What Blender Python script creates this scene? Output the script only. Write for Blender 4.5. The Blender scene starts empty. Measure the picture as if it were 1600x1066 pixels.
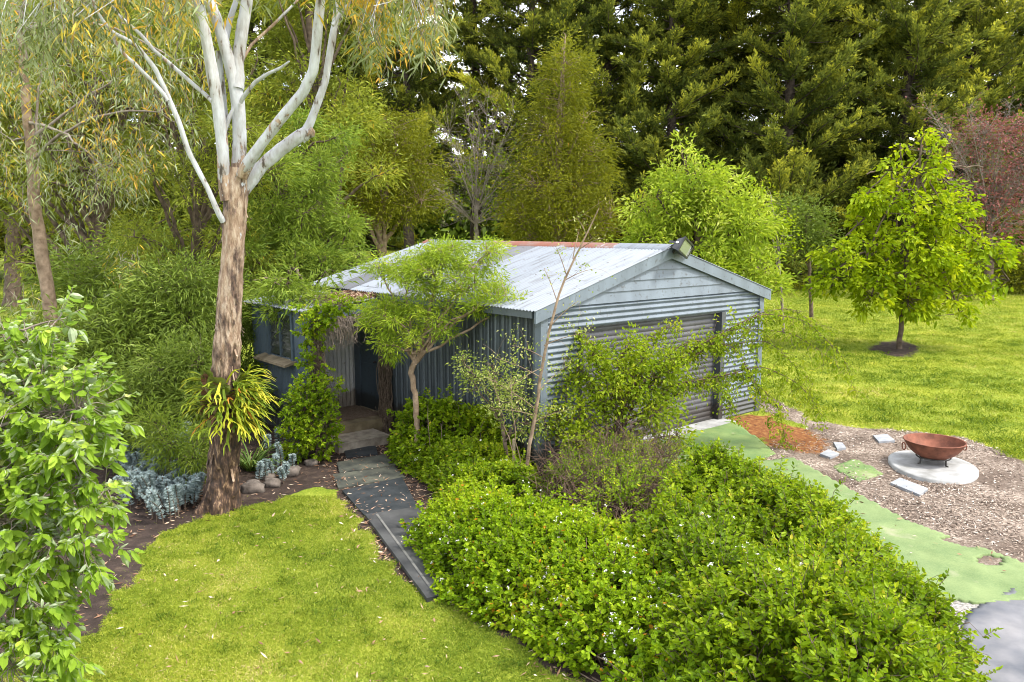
import bpy, math
import numpy as np

# ------------------------------------------------------------------ camera, sky, sun, exposure
sc = bpy.context.scene
C = sc.collection
EYE = 3.649
PITCH = 0.140
FPX = 1250.0
cam_data = bpy.data.cameras.new("camera")
cam_data.sensor_width = 36.0
cam_data.lens = 36.0 * FPX / 1600.0
cam_data.clip_start = 0.1
cam_data.clip_end = 2000.0
cam = bpy.data.objects.new("camera", cam_data)
C.objects.link(cam)
cam.location = (0, 0, EYE)
cam.rotation_euler = (math.pi / 2 - PITCH, 0, 0)
sc.camera = cam

SUN_ELEV = math.radians(52)
SUN_AZ = math.radians(112)      # clockwise from +Y: from the right, a little behind the camera
world = bpy.data.worlds.new("World")
sc.world = world
world.use_nodes = True
nt = world.node_tree
nt.nodes.clear()
sky = nt.nodes.new("ShaderNodeTexSky")
sky.sky_type = 'NISHITA'
sky.sun_disc = False
sky.sun_elevation = SUN_ELEV
sky.sun_rotation = SUN_AZ
sky.dust_density = 2.0
tc = nt.nodes.new("ShaderNodeTexCoord")
mp = nt.nodes.new("ShaderNodeMapping")
mp.inputs['Scale'].default_value = (1.6, 1.6, 4.0)
cn = nt.nodes.new("ShaderNodeTexNoise")
cn.inputs['Scale'].default_value = 2.2
cn.inputs['Detail'].default_value = 6.0
cr = nt.nodes.new("ShaderNodeValToRGB")
cr.color_ramp.elements[0].position = 0.40
cr.color_ramp.elements[0].color = (0.25, 0.25, 0.25, 1)
cr.color_ramp.elements[1].position = 0.56
cr.color_ramp.elements[1].color = (1, 1, 1, 1)
mx = nt.nodes.new("ShaderNodeMixRGB")
mx.inputs[2].default_value = (8.6, 8.6, 8.7, 1)      # bright thin cloud
bg = nt.nodes.new("ShaderNodeBackground")
bg.inputs[1].default_value = 0.15
wo = nt.nodes.new("ShaderNodeOutputWorld")
L = nt.links.new
L(tc.outputs['Generated'], mp.inputs[0]); L(mp.outputs[0], cn.inputs['Vector'])
L(cn.outputs['Fac'], cr.inputs[0]); L(cr.outputs[0], mx.inputs[0])
L(sky.outputs[0], mx.inputs[1]); L(mx.outputs[0], bg.inputs[0]); L(bg.outputs[0], wo.inputs[0])

sun_data = bpy.data.lights.new("sun", 'SUN')
sun_data.energy = 2.5
sun_data.angle = math.radians(9)
sun_data.color = (1.0, 0.94, 0.82)
sun = bpy.data.objects.new("sun", sun_data)
C.objects.link(sun)
from mathutils import Vector
sdir = Vector((math.sin(SUN_AZ) * math.cos(SUN_ELEV), math.cos(SUN_AZ) * math.cos(SUN_ELEV), math.sin(SUN_ELEV)))
sun.rotation_euler = sdir.to_track_quat('Z', 'Y').to_euler()
sun.location = (30, -10, 40)

sc.view_settings.view_transform = 'Standard'
sc.view_settings.look = 'None'
sc.view_settings.gamma = 1.0
sc.view_settings.use_curve_mapping = False
sc.view_settings.exposure = 1.36

sc.cycles.pixel_filter_type = 'BLACKMAN_HARRIS'
sc.cycles.filter_width = 1.0
sc.cycles.use_denoising = True
sc.cycles.max_bounces = 6
sc.cycles.transparent_max_bounces = 4
sc.cycles.diffuse_bounces = 4
sc.cycles.glossy_bounces = 2
sc.cycles.transmission_bounces = 4

# ------------------------------------------------------------------ small maths
pi = math.pi
def RNG(s): return np.random.default_rng(s)
def unit(a):
    return a / np.maximum(np.linalg.norm(a, axis=-1, keepdims=True), 1e-9)
def sstep(a, b, x):
    t = np.clip((x - a) / (b - a), 0, 1)
    return t * t * (3 - 2 * t)
def hash2(ix, iy, seed):
    n = (ix.astype(np.int64) * 374761393 + iy.astype(np.int64) * 668265263 + seed * 982451653) & 0x7fffffff
    n = ((n ^ (n >> 13)) * 1274126177) & 0x7fffffff
    return ((n ^ (n >> 16)) & 0xffff) / 65535.0
def vnoise(x, y, seed=0):
    x = np.asarray(x, float); y = np.asarray(y, float)
    ix = np.floor(x); iy = np.floor(y)
    fx = x - ix; fy = y - iy
    fx = fx * fx * (3 - 2 * fx); fy = fy * fy * (3 - 2 * fy)
    a = hash2(ix, iy, seed); b = hash2(ix + 1, iy, seed); c = hash2(ix, iy + 1, seed); d = hash2(ix + 1, iy + 1, seed)
    return (a * (1 - fx) + b * fx) * (1 - fy) + (c * (1 - fx) + d * fx) * fy
def fbm(x, y, seed=0, o=4):
    t = 0; amp = 0.5
    for k in range(o):
        t = t + amp * vnoise(x * 2 ** k, y * 2 ** k, seed + k * 17); amp *= 0.5
    return t / (1 - 0.5 ** o)
def polydist(px, py, poly):
    """signed distance to a polygon, positive inside"""
    px = np.asarray(px, float); py = np.asarray(py, float)
    poly = np.asarray(poly, float)[:, :2]
    d2 = np.full(px.shape, 1e18); ins = np.zeros(px.shape, bool)
    n = len(poly)
    for i in range(n):
        a = poly[i]; b = poly[(i + 1) % n]
        e = b - a; wx = px - a[0]; wy = py - a[1]
        t = np.clip((wx * e[0] + wy * e[1]) / max(e @ e, 1e-12), 0, 1)
        d2 = np.minimum(d2, (wx - e[0] * t) ** 2 + (wy - e[1] * t) ** 2)
        c = (a[1] > py) != (b[1] > py)
        if abs(e[1]) > 1e-12:
            xi = a[0] + (py - a[1]) * e[0] / e[1]
            ins ^= c & (px < xi)
    return np.where(ins, 1, -1) * np.sqrt(d2)

# terrain height: the front left lies a step lower, the far lawn climbs gently
def gz(X, Y):
    X = np.asarray(X, float); Y = np.asarray(Y, float)
    low = -0.35 * (1 - sstep(-1.0, 2.0, X)) * (1 - sstep(20, 34, Y))
    far = 0.034 * np.maximum(Y - 26, 0) ** 2 / (np.maximum(Y - 26, 0) + 8)
    return low + far
_c, _s = math.cos(PITCH), math.sin(PITCH)
def ray(px, py):
    a = (px - 800) / FPX; b = -(py - 533) / FPX
    return np.array([a, _c + b * _s, -_s + b * _c])
def P(px, py, Y):                      # where a photo pixel lies at depth Y
    d = ray(px, py)
    return d * (Y / d[1]) + np.array([0, 0, EYE])
def at(px, py, dz=0.0):                # where a photo pixel meets the ground
    d = ray(px, py); zz = 0.0
    for i in range(25):
        p = d * ((zz + dz - EYE) / d[2]) + np.array([0, 0, EYE]); zz = float(gz(p[0], p[1]))
    return p

# ------------------------------------------------------------------ mesh buffer
class MB:
    def __init__(s):
        s.v = []; s.f = []; s.t = []; s.m = []; s.n = 0; s.sm = []
    def add(s, verts, faces, tone=0.5, mat=0, smooth=False):
        verts = np.asarray(verts, float).reshape(-1, 3)
        if not len(verts): return s
        t = np.broadcast_to(np.asarray(tone, float), (len(verts),)) if np.ndim(tone) else np.full(len(verts), float(tone))
        s.v.append(verts); s.t.append(t)
        if isinstance(faces, np.ndarray): groups = [faces]
        else:
            by = {}
            for f in faces: by.setdefault(len(f), []).append(f)
            groups = [np.array(g) for g in by.values()]
        for g in groups:
            s.f.append(g.astype(np.int64) + s.n); s.m.append(mat); s.sm.append(smooth)
        s.n += len(verts)
        return s
    def box(s, lo, hi, tone=0.5, mat=0, bev=0.0):
        lo = np.minimum(lo, hi).astype(float) if True else lo
        x0, y0, z0 = lo; x1, y1, z1 = np.maximum(lo, hi)
        v = [(x0,y0,z0),(x1,y0,z0),(x1,y1,z0),(x0,y1,z0),(x0,y0,z1),(x1,y0,z1),(x1,y1,z1),(x0,y1,z1)]
        f = [(0,3,2,1),(4,5,6,7),(0,1,5,4),(1,2,6,5),(2,3,7,6),(3,0,4,7)]
        return s.add(v, f, tone, mat)
    def prism(s, pts, dvec, tone=0.5, mat=0):
        """closed outline pts (n,3) extruded by dvec"""
        p = np.asarray(pts, float); n = len(p)
        v = np.vstack([p, p + np.asarray(dvec, float)])
        f = [tuple(range(n))[::-1], tuple(range(n, 2 * n))] + [(i, (i + 1) % n, n + (i + 1) % n, n + i) for i in range(n)]
        return s.add(v, f, tone, mat)
    def tube(s, path, rad, n=6, tone=0.5, mat=0, cap=True, disp=None, smooth=True):
        path = np.asarray(path, float); m = len(path)
        rad = np.broadcast_to(np.asarray(rad, float), (m,))
        tang = unit(np.gradient(path, axis=0))
        up = np.array([0.31, 0.93, 0.17]) if abs(tang[0] @ np.array([0, 0, 1.])) > .8 else np.array([0, 0, 1.])
        a = np.zeros((m, 3)); a[0] = unit(np.cross(tang[0], up))
        for i in range(1, m):
            q = a[i - 1] - tang[i] * (a[i - 1] @ tang[i]); a[i] = unit(q)
        b = np.cross(tang, a)
        th = np.linspace(0, 2 * pi, n, endpoint=False)
        R = rad[:, None] * np.ones(n)[None]
        if disp is not None: R = R * disp(np.arange(m)[:, None] * np.ones(n)[None], th[None] * np.ones(m)[:, None])
        v = path[:, None] + R[..., None] * (np.cos(th)[None, :, None] * a[:, None] + np.sin(th)[None, :, None] * b[:, None])
        i = np.arange(m - 1)[:, None]; j = np.arange(n)[None]; j2 = (j + 1) % n
        f = np.stack([i * n + j, i * n + j2, (i + 1) * n + j2, (i + 1) * n + j], -1).reshape(-1, 4)
        tt = np.repeat(np.broadcast_to(np.asarray(tone, float), (m,)), n)
        s.add(v.reshape(-1, 3), f, tt, mat, smooth)
        if cap:
            s.add(v[-1], [tuple(range(n))], tt[-1], mat); s.add(v[0], [tuple(range(n))[::-1]], tt[0], mat)
        return s
    def grid(s, V, tone=0.5, mat=0, smooth=True):
        a, b = V.shape[:2]
        i = np.arange(a - 1)[:, None]; j = np.arange(b - 1)[None]
        f = np.stack([i * b + j, i * b + j + 1, (i + 1) * b + j + 1, (i + 1) * b + j], -1).reshape(-1, 4)
        return s.add(V.reshape(-1, 3), f, tone if not np.ndim(tone) else np.asarray(tone).reshape(-1), mat, smooth)
    def lathe(s, prof, n=40, tone=0.5, mat=0, center=(0, 0, 0)):
        prof = np.asarray(prof, float); th = np.linspace(0, 2 * pi, n + 1)
        V = np.stack([prof[:, None, 0] * np.cos(th)[None], prof[:, None, 0] * np.sin(th)[None], prof[:, None, 1] * np.ones(n + 1)[None]], -1) + np.array(center)
        return s.grid(V, tone, mat)
    def build(s, name, mats, parent=None, loc=None):
        me = bpy.data.meshes.new(name)
        if not s.v: s.add([(0, 0, 0), (0.001, 0, 0), (0, 0.001, 0)], [(0, 1, 2)])
        V = np.vstack(s.v).astype(np.float32); T = np.concatenate(s.t).astype(np.float32)
        loops = np.concatenate([f.reshape(-1) for f in s.f]).astype(np.int32)
        tot = np.concatenate([np.full(len(f), f.shape[1]) for f in s.f]).astype(np.int32)
        start = np.concatenate([[0], np.cumsum(tot)[:-1]]).astype(np.int32)
        mi = np.concatenate([np.full(len(f), m) for f, m in zip(s.f, s.m)]).astype(np.int32)
        smo = np.concatenate([np.full(len(f), q) for f, q in zip(s.f, s.sm)])
        me.vertices.add(len(V)); me.vertices.foreach_set("co", V.reshape(-1))
        me.loops.add(len(loops)); me.loops.foreach_set("vertex_index", loops)
        me.polygons.add(len(tot)); me.polygons.foreach_set("loop_start", start); me.polygons.foreach_set("loop_total", tot)
        me.polygons.foreach_set("material_index", mi)
        me.polygons.foreach_set("use_smooth", smo.astype(bool))
        at_ = me.attributes.new("tone", 'FLOAT', 'POINT'); at_.data.foreach_set("value", T)
        me.update(calc_edges=True)
        for m in (mats if isinstance(mats, (list, tuple)) else [mats]): me.materials.append(m)
        o = bpy.data.objects.new(name, me); C.objects.link(o)
        if parent is not None: o.parent = parent
        if loc is not None: o.location = loc
        return o

def thing(name, label, cat, loc=(0, 0, 0), rz=0.0, group=None):
    o = bpy.data.objects.new(name, None); C.objects.link(o)
    o.location = tuple(float(q) for q in loc); o.rotation_euler = (0, 0, rz); o.empty_display_size = 0.2
    return tag(o, label, cat, group)
def tag(o, label=None, cat=None, group=None, kind=None):
    if label: o['label'] = label
    if cat: o['category'] = cat
    if group: o['group'] = group
    if kind: o['kind'] = kind
    return o

# ------------------------------------------------------------------ materials
def new_mat(name):
    m = bpy.data.materials.new(name); m.use_nodes = True
    n = m.node_tree; n.nodes.clear()
    out = n.nodes.new("ShaderNodeOutputMaterial"); b = n.nodes.new("ShaderNodeBsdfPrincipled")
    n.links.new(b.outputs[0], out.inputs[0])
    return m, n, b, out
def ramp(n, fac, stops):
    r = n.nodes.new("ShaderNodeValToRGB"); e = r.color_ramp.elements
    while len(e) > 1: e.remove(e[-1])
    e[0].position = stops[0][0]; e[0].color = (*stops[0][1], 1)
    for p, c in stops[1:]:
        k = e.new(p); k.color = (*c, 1)
    n.links.new(fac, r.inputs[0])
    return r.outputs[0]
def attr(n, name):
    a = n.nodes.new("ShaderNodeAttribute"); a.attribute_name = name
    return a.outputs['Fac']
def noise(n, scale, detail=4, vec=None, rough=0.55):
    t = n.nodes.new("ShaderNodeTexNoise"); t.inputs['Scale'].default_value = scale; t.inputs['Detail'].default_value = detail
    t.inputs['Roughness'].default_value = rough
    if vec is None:
        c = n.nodes.new("ShaderNodeTexCoord"); vec = c.outputs['Object']
    n.links.new(vec, t.inputs['Vector'])
    return t.outputs['Fac']
def mapped(n, scale):
    c = n.nodes.new("ShaderNodeTexCoord"); m = n.nodes.new("ShaderNodeMapping"); m.inputs['Scale'].default_value = scale
    n.links.new(c.outputs['Object'], m.inputs[0]); return m.outputs[0]
def math_(n, op, a, b):
    m = n.nodes.new("ShaderNodeMath"); m.operation = op
    for k, x in enumerate((a, b)):
        if hasattr(x, 'is_linked'): n.links.new(x, m.inputs[k])
        else: m.inputs[k].default_value = x
    return m.outputs[0]
def mixc(n, fac, a, b, mode='MIX'):
    m = n.nodes.new("ShaderNodeMixRGB"); m.blend_type = mode
    for k, x in enumerate((fac, a, b)):
        if hasattr(x, 'is_linked'): n.links.new(x, m.inputs[k])
        elif k == 0: m.inputs[0].default_value = x
        else: m.inputs[k].default_value = (*x, 1)
    return m.outputs[0]
def bump(n, b, h, strength=0.4, dist=0.02):
    k = n.nodes.new("ShaderNodeBump"); k.inputs['Strength'].default_value = strength; k.inputs['Distance'].default_value = dist
    n.links.new(h, k.inputs['Height']); n.links.new(k.outputs[0], b.inputs['Normal'])

def leaf_mat(name, stops, trans=0.35, rough=0.45, back=None, spec=0.35):
    rough = min(.7, rough + .12)
    m, n, b, out = new_mat(name)
    col = ramp(n, attr(n, "tone"), stops)
    if back:
        g = n.nodes.new("ShaderNodeNewGeometry")
        col2 = mixc(n, g.outputs['Backfacing'], col, back)
    else: col2 = col
    n.links.new(col2, b.inputs['Base Color'])
    b.inputs['Roughness'].default_value = rough
    b.inputs['Specular IOR Level'].default_value = spec * .5
    tr = n.nodes.new("ShaderNodeBsdfTranslucent")
    tcol = mixc(n, 1.0, col, (1.18, 1.12, 0.75), 'MULTIPLY')
    n.links.new(tcol, tr.inputs[0])
    ms = n.nodes.new("ShaderNodeMixShader"); ms.inputs[0].default_value = trans
    n.links.new(b.outputs[0], ms.inputs[1]); n.links.new(tr.outputs[0], ms.inputs[2]); n.links.new(ms.outputs[0], out.inputs[0])
    return m
def plain_mat(name, c1, c2, scale=6.0, rough=0.6, metal=0.0, bmp=0.15, spec=0.4, detail=5, lo=0.35, hi=0.65):
    m, n, b, out = new_mat(name)
    f = noise(n, scale, detail)
    n.links.new(ramp(n, f, [(lo, c1), (hi, c2)]), b.inputs['Base Color'])
    b.inputs['Roughness'].default_value = rough; b.inputs['Metallic'].default_value = metal
    b.inputs['Specular IOR Level'].default_value = spec
    if bmp: bump(n, b, noise(n, scale * 6, 4), bmp, 0.01)
    return m

def g3(a, b, c, *more): return [(0.0, a), (0.45, b), (0.8, c)] + list(more)
M = {}
M['hedge'] = leaf_mat('privet_leaf', [(0, (.05,.10,.004)), (.3, (.125,.215,.005)), (.65, (.225,.325,.008)), (.93, (.37,.44,.02)), (1, (.40,.36,.03))], .42, .38)
M['geran'] = leaf_mat('geranium_leaf', [(0, (.07,.14,.005)), (.3, (.15,.26,.006)), (.65, (.25,.37,.008)), (.95, (.37,.46,.02)), (1, (.50,.25,.02))], .42, .5)
M['apple'] = leaf_mat('apple_leaf', [(0, (.10,.19,.014)), (.5, (.24,.37,.035)), (.85, (.42,.54,.08)), (1, (.62,.68,.22))], .45, .36, back=(.46,.54,.36))
M['gold'] = leaf_mat('golden_leaf', [(0, (.09,.16,.004)), (.45, (.22,.32,.006)), (.8, (.37,.45,.010)), (1, (.52,.54,.02))], .48, .42)
M['lush'] = leaf_mat('lush_leaf', [(0, (.06,.11,.016)), (.5, (.175,.255,.028)), (.85, (.32,.39,.06)), (1, (.56,.58,.24))], .42, .42)
M['ash'] = leaf_mat('ash_leaf', [(0, (.08,.14,.012)), (.45, (.21,.31,.022)), (.8, (.37,.46,.045)), (1, (.60,.64,.20))], .48, .42)
M['wattle'] = leaf_mat('wattle_leaf', [(0, (.06,.085,.012)), (.4, (.155,.195,.022)), (.8, (.29,.335,.038)), (.97, (.44,.40,.06)), (1, (.55,.36,.04))], .42, .45)
M['shrubdk'] = leaf_mat('dark_shrub_leaf', [(0, (.04,.07,.010)), (.45, (.11,.165,.020)), (.8, (.20,.27,.045)), (1, (.40,.45,.15))], .36, .38)
M['olive'] = leaf_mat('olive_leaf', [(0, (.07,.08,.008)), (.45, (.15,.17,.010)), (.8, (.25,.26,.016)), (.96, (.35,.32,.03)), (1, (.42,.24,.03))], .4, .45)
M['euc'] = leaf_mat('eucalypt_leaf', [(0, (.08,.11,.03)), (.4, (.16,.20,.07)), (.68, (.33,.38,.23)), (.76, (.36,.32,.06)), (.92, (.54,.37,.035)), (1, (.56,.34,.06))], .35, .42)
M['conif'] = leaf_mat('cypress_spray', [(0, (.055,.08,.022)), (.35, (.12,.15,.032)), (.62, (.22,.25,.042)), (1, (.44,.44,.055))], .45, .6, spec=.1)
M['bluefol'] = leaf_mat('blue_spurge', [(0, (.15,.205,.21)), (.6, (.29,.365,.38)), (1, (.50,.565,.575))], .2, .6)
M['acacia'] = leaf_mat('acacia_leaf', [(0, (.10,.17,.016)), (.45, (.22,.32,.024)), (.8, (.35,.44,.04)), (1, (.50,.52,.06))], .48, .45)
M['vine'] = leaf_mat('vine_leaf', [(0, (.07,.14,.005)), (.45, (.17,.28,.008)), (.85, (.31,.42,.015)), (1, (.48,.44,.03))], .45, .45)
M['weep'] = leaf_mat('weeping_leaf', [(0, (.08,.15,.006)), (.45, (.19,.28,.010)), (.8, (.33,.40,.02)), (1, (.50,.46,.05))], .48, .4)
M['pale'] = leaf_mat('pale_leaf', [(0, (.12,.19,.03)), (.5, (.25,.32,.055)), (1, (.54,.54,.25))], .4, .5)
M['fern'] = leaf_mat('staghorn_frond', [(0, (.06,.11,.014)), (.4, (.15,.22,.018)), (.75, (.33,.37,.022)), (.95, (.50,.47,.05)), (1, (.50,.22,.04))], .35, .42)
M['shield'] = leaf_mat('shield_frond', [(0, (.14,.2,.03)), (.5, (.19,.15,.07)), (1, (.2,.1,.06))], .15, .6)
M['strap'] = leaf_mat('strap_leaf', [(0, (.03,.07,.012)), (.6, (.09,.15,.03)), (1, (.2,.26,.07))], .25, .4)
M['red'] = leaf_mat('plum_leaf', [(0, (.10,.045,.045)), (.5, (.22,.085,.085)), (1, (.38,.16,.14))], .3, .5)
M['grass'] = leaf_mat('grass_blade', [(0, (.085,.145,.012)), (.35, (.195,.265,.022)), (.7, (.32,.37,.046)), (.92, (.46,.45,.12)), (1, (.52,.43,.23))], .40, .55)
M['petal'] = leaf_mat('white_petal', [(0, (.72,.70,.74)), (1, (.85,.84,.86))], .3, .6)
M['deadleaf'] = leaf_mat('dead_leaf', [(0, (.10,.05,.03)), (.5, (.28,.16,.10)), (.8, (.45,.33,.25)), (1, (.6,.5,.4))], .1, .6)
M['chip'] = leaf_mat('bark_chip', [(0, (.07,.055,.043)), (.4, (.20,.15,.12)), (.8, (.37,.30,.245)), (1, (.58,.52,.46))], .0, .8)
M['gravel'] = plain_mat('gravel_stone', (.22,.21,.2), (.45,.44,.42), 30, .9)

M['twig'] = plain_mat('brown_twig', (.06,.042,.03), (.15,.11,.08), 9, .85)
M['redtwig'] = plain_mat('reddish_twig', (.05,.032,.022), (.15,.095,.066), 9, .85)
M['twiggrey'] = plain_mat('grey_twig', (.15,.12,.10), (.29,.245,.215), 9, .85)
M['bark'] = plain_mat('brown_bark', (.055,.038,.026), (.145,.105,.075), 7, .9, bmp=.6)
M['barktan'] = plain_mat('tan_bark', (.14,.095,.06), (.30,.22,.155), 7, .85, bmp=.5)
M['conbark'] = plain_mat('cypress_bark', (.03,.022,.016), (.08,.06,.045), 7, .95, bmp=.5)
def gum_mat():
    m, n, b, out = new_mat('gum_bark')
    t = attr(n, 'tone')                 # 0 at the stringy foot, 1 on the clean white limbs
    v1 = mapped(n, (5.5, 5.5, 1.7)); v2 = mapped(n, (20, 20, 6)); v3 = mapped(n, (45, 45, 16))
    a = noise(n, 1.0, 6, v1, .65); f = noise(n, 1.0, 6, v2, .65); g = noise(n, 1.0, 4, v3)
    rough = ramp(n, f, [(.32, (.016,.010,.008)), (.47, (.05,.027,.017)), (.55, (.10,.056,.034)), (.60, (.23,.145,.085)), (.74, (.44,.31,.20))])
    tan = ramp(n, f, [(.30, (.14,.08,.05)), (.46, (.27,.18,.12)), (.60, (.41,.31,.23)), (.78, (.54,.45,.38))])
    smooth = mixc(n, ramp(n, a, [(.40, (1,1,1)), (.48, (0,0,0))]), tan, ramp(n, g, [(.35, (.035,.022,.018)), (.65, (.15,.09,.065))]))
    wv = mapped(n, (11, 11, 3.0))
    wn_ = noise(n, 1.0, 5, wv, .6)
    white = ramp(n, wn_, [(.33, (.07,.055,.045)), (.375, (.20,.17,.145)), (.41, (.36,.355,.36)), (.55, (.45,.465,.50)), (.72, (.52,.54,.58))])
    white = mixc(n, 1.0, white, ramp(n, noise(n, 1.0, 4, mapped(n, (3, 3, 1.5))), [(.3, (.78,.75,.72)), (.55, (1,1,1))]), 'MULTIPLY')
    tn = math_(n, 'ADD', t, math_(n, 'MULTIPLY', math_(n, 'SUBTRACT', noise(n, 2.2, 4, mapped(n, (3, 3, 1.2))), 0.5), 0.9))
    k1 = ramp(n, tn, [(.24, (0,0,0)), (.44, (1,1,1))])
    k2 = ramp(n, tn, [(.70, (0,0,0)), (.72, (1,1,1))])
    col = mixc(n, k2, mixc(n, k1, rough, smooth), white)
    n.links.new(col, b.inputs['Base Color']); b.inputs['Roughness'].default_value = .75
    hh = math_(n, 'MULTIPLY', f, math_(n, 'SUBTRACT', 1.0, math_(n, 'MULTIPLY', t, 0.8)))
    bump(n, b, hh, .9, .05)
    return m
M['gum'] = gum_mat()

def paint_mat(name, col, var=0.25, rough=0.45, streak=True):
    m, n, b, out = new_mat(name)
    f = noise(n, 1.0, 5, mapped(n, (3, 3, 0.7))) if streak else noise(n, 3, 5)
    c1 = tuple(x * (1 - var) for x in col); c2 = tuple(min(1, x * (1 + var * .6)) for x in col)
    base = ramp(n, f, [(.3, c1), (.7, c2)])
    dirt = ramp(n, noise(n, 14, 6), [(.28, (.55,.5,.45)), (.42, (1,1,1))])
    c_ = n.nodes.new('ShaderNodeTexCoord'); sx = n.nodes.new('ShaderNodeSeparateXYZ'); n.links.new(c_.outputs['Object'], sx.inputs[0])
    spl = ramp(n, math_(n, 'ADD', sx.outputs[2], math_(n, 'MULTIPLY', noise(n, 6, 5), -.5)), [(0.0, (.50,.42,.34)), (.12, (1,1,1))])
    dirt = mixc(n, 1.0, dirt, spl, 'MULTIPLY')
    n.links.new(mixc(n, 1.0, base, dirt, 'MULTIPLY'), b.inputs['Base Color'])
    b.inputs['Roughness'].default_value = rough
    bump(n, b, noise(n, 40, 3), .05, .004)
    return m
M['paint'] = paint_mat('blue_grey_paint', (.13,.16,.196))
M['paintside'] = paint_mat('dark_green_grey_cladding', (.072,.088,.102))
M['paintblue'] = paint_mat('dark_blue_paint', (.062,.088,.115))
M['paintdoor'] = paint_mat('navy_door_paint', (.045,.07,.095))
M['white'] = paint_mat('off_white_sheet', (.40,.40,.41), .15)
M['roller'] = paint_mat('brown_grey_roller', (.072,.072,.082), .2)
M['guide'] = paint_mat('charcoal_steel', (.06,.065,.075), .2)
M['timber'] = plain_mat('weathered_timber', (.13,.10,.06), (.27,.22,.15), 5, .8, bmp=.3)
M['concrete'] = plain_mat('concrete', (.19,.19,.185), (.36,.365,.37), 3.5, .85)
M['paver'] = plain_mat('grey_paver', (.20,.215,.24), (.28,.29,.31), 8, .8)
M['steel'] = plain_mat('dark_steel', (.03,.03,.03), (.07,.06,.055), 8, .5, .4)
M['black'] = plain_mat('black_housing', (.012,.013,.016), (.03,.032,.036), 10, .35)
M['chrome'] = plain_mat('bright_screw', (.6,.6,.6), (.7,.7,.7), 10, .3, .6)
M['rock'] = plain_mat('field_rock', (.045,.036,.03), (.15,.125,.11), 7, .9, bmp=.6)
M['rubber'] = plain_mat('black_rubber', (.012,.016,.02), (.03,.035,.04), 4, .65, bmp=.2)
M['rubbergrey'] = plain_mat('worn_grey_rubber', (.022,.023,.026), (.065,.066,.068), 2.2, .6, bmp=.2)
M['slate'] = plain_mat('mossy_slate', (.022,.026,.024), (.085,.087,.068), 3, .75, bmp=.3)
M['stripe'] = plain_mat('pale_strip', (.09,.09,.088), (.15,.148,.14), 6, .7)
M['doormat'] = plain_mat('brown_doormat', (.11,.075,.05), (.19,.135,.10), 25, .95, bmp=.5)
M['deck'] = plain_mat('mossy_deck', (.10,.075,.04), (.2,.16,.10), 4, .8, bmp=.3)
M['stepstone'] = plain_mat('sandstone_step', (.17,.14,.11), (.33,.29,.24), 6, .85, bmp=.4)
M['rust'] = plain_mat('rusted_iron', (.11,.038,.022), (.235,.085,.05), 7, .7, .25, bmp=.2)
M['tank'] = plain_mat('grey_tank', (.10,.12,.12), (.16,.18,.18), 2, .6)
m, n, b, out = new_mat('louvre_glass'); b.inputs['Base Color'].default_value = (.03,.035,.03, 1); b.inputs['Roughness'].default_value = .12; b.inputs['Specular IOR Level'].default_value = .6; M['glass'] = m
m, n, b, out = new_mat('lamp_glass'); b.inputs['Base Color'].default_value = (.30,.34,.27, 1); b.inputs['Roughness'].default_value = .12; b.inputs['Metallic'].default_value = .5; M['lampglass'] = m
def roof_mat(name, c1, c2):
    m, n, b, out = new_mat(name)
    t = attr(n, 'tone')
    base = mixc(n, t, c1, c2)
    st = ramp(n, noise(n, 1.0, 6, mapped(n, (1.4, 9, 1.4))), [(.33, (.68,.66,.64)), (.5, (1,1,1))])
    sp = ramp(n, noise(n, 9, 6), [(.30, (.5,.45,.4)), (.37, (1,1,1))])
    n.links.new(mixc(n, 1.0, mixc(n, 1.0, base, st, 'MULTIPLY'), sp, 'MULTIPLY'), b.inputs['Base Color'])
    b.inputs['Roughness'].default_value = .5; b.inputs['Metallic'].default_value = .15
    return m
M['zinc'] = roof_mat('zinc_roof', (.14,.163,.195), (.225,.25,.29))
M['zincdark'] = roof_mat('dull_zinc_roof', (.085,.09,.105), (.125,.13,.145))
def ridge_mat():
    m, n, b, out = new_mat('rusty_ridge')
    f = noise(n, 2.2, 5)
    col = ramp(n, f, [(.40, (.33,.34,.37)), (.46, (.19,.105,.085)), (.62, (.20,.068,.042))])
    n.links.new(col, b.inputs['Base Color']); b.inputs['Roughness'].default_value = .7
    return m
M['ridge'] = ridge_mat()

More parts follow.
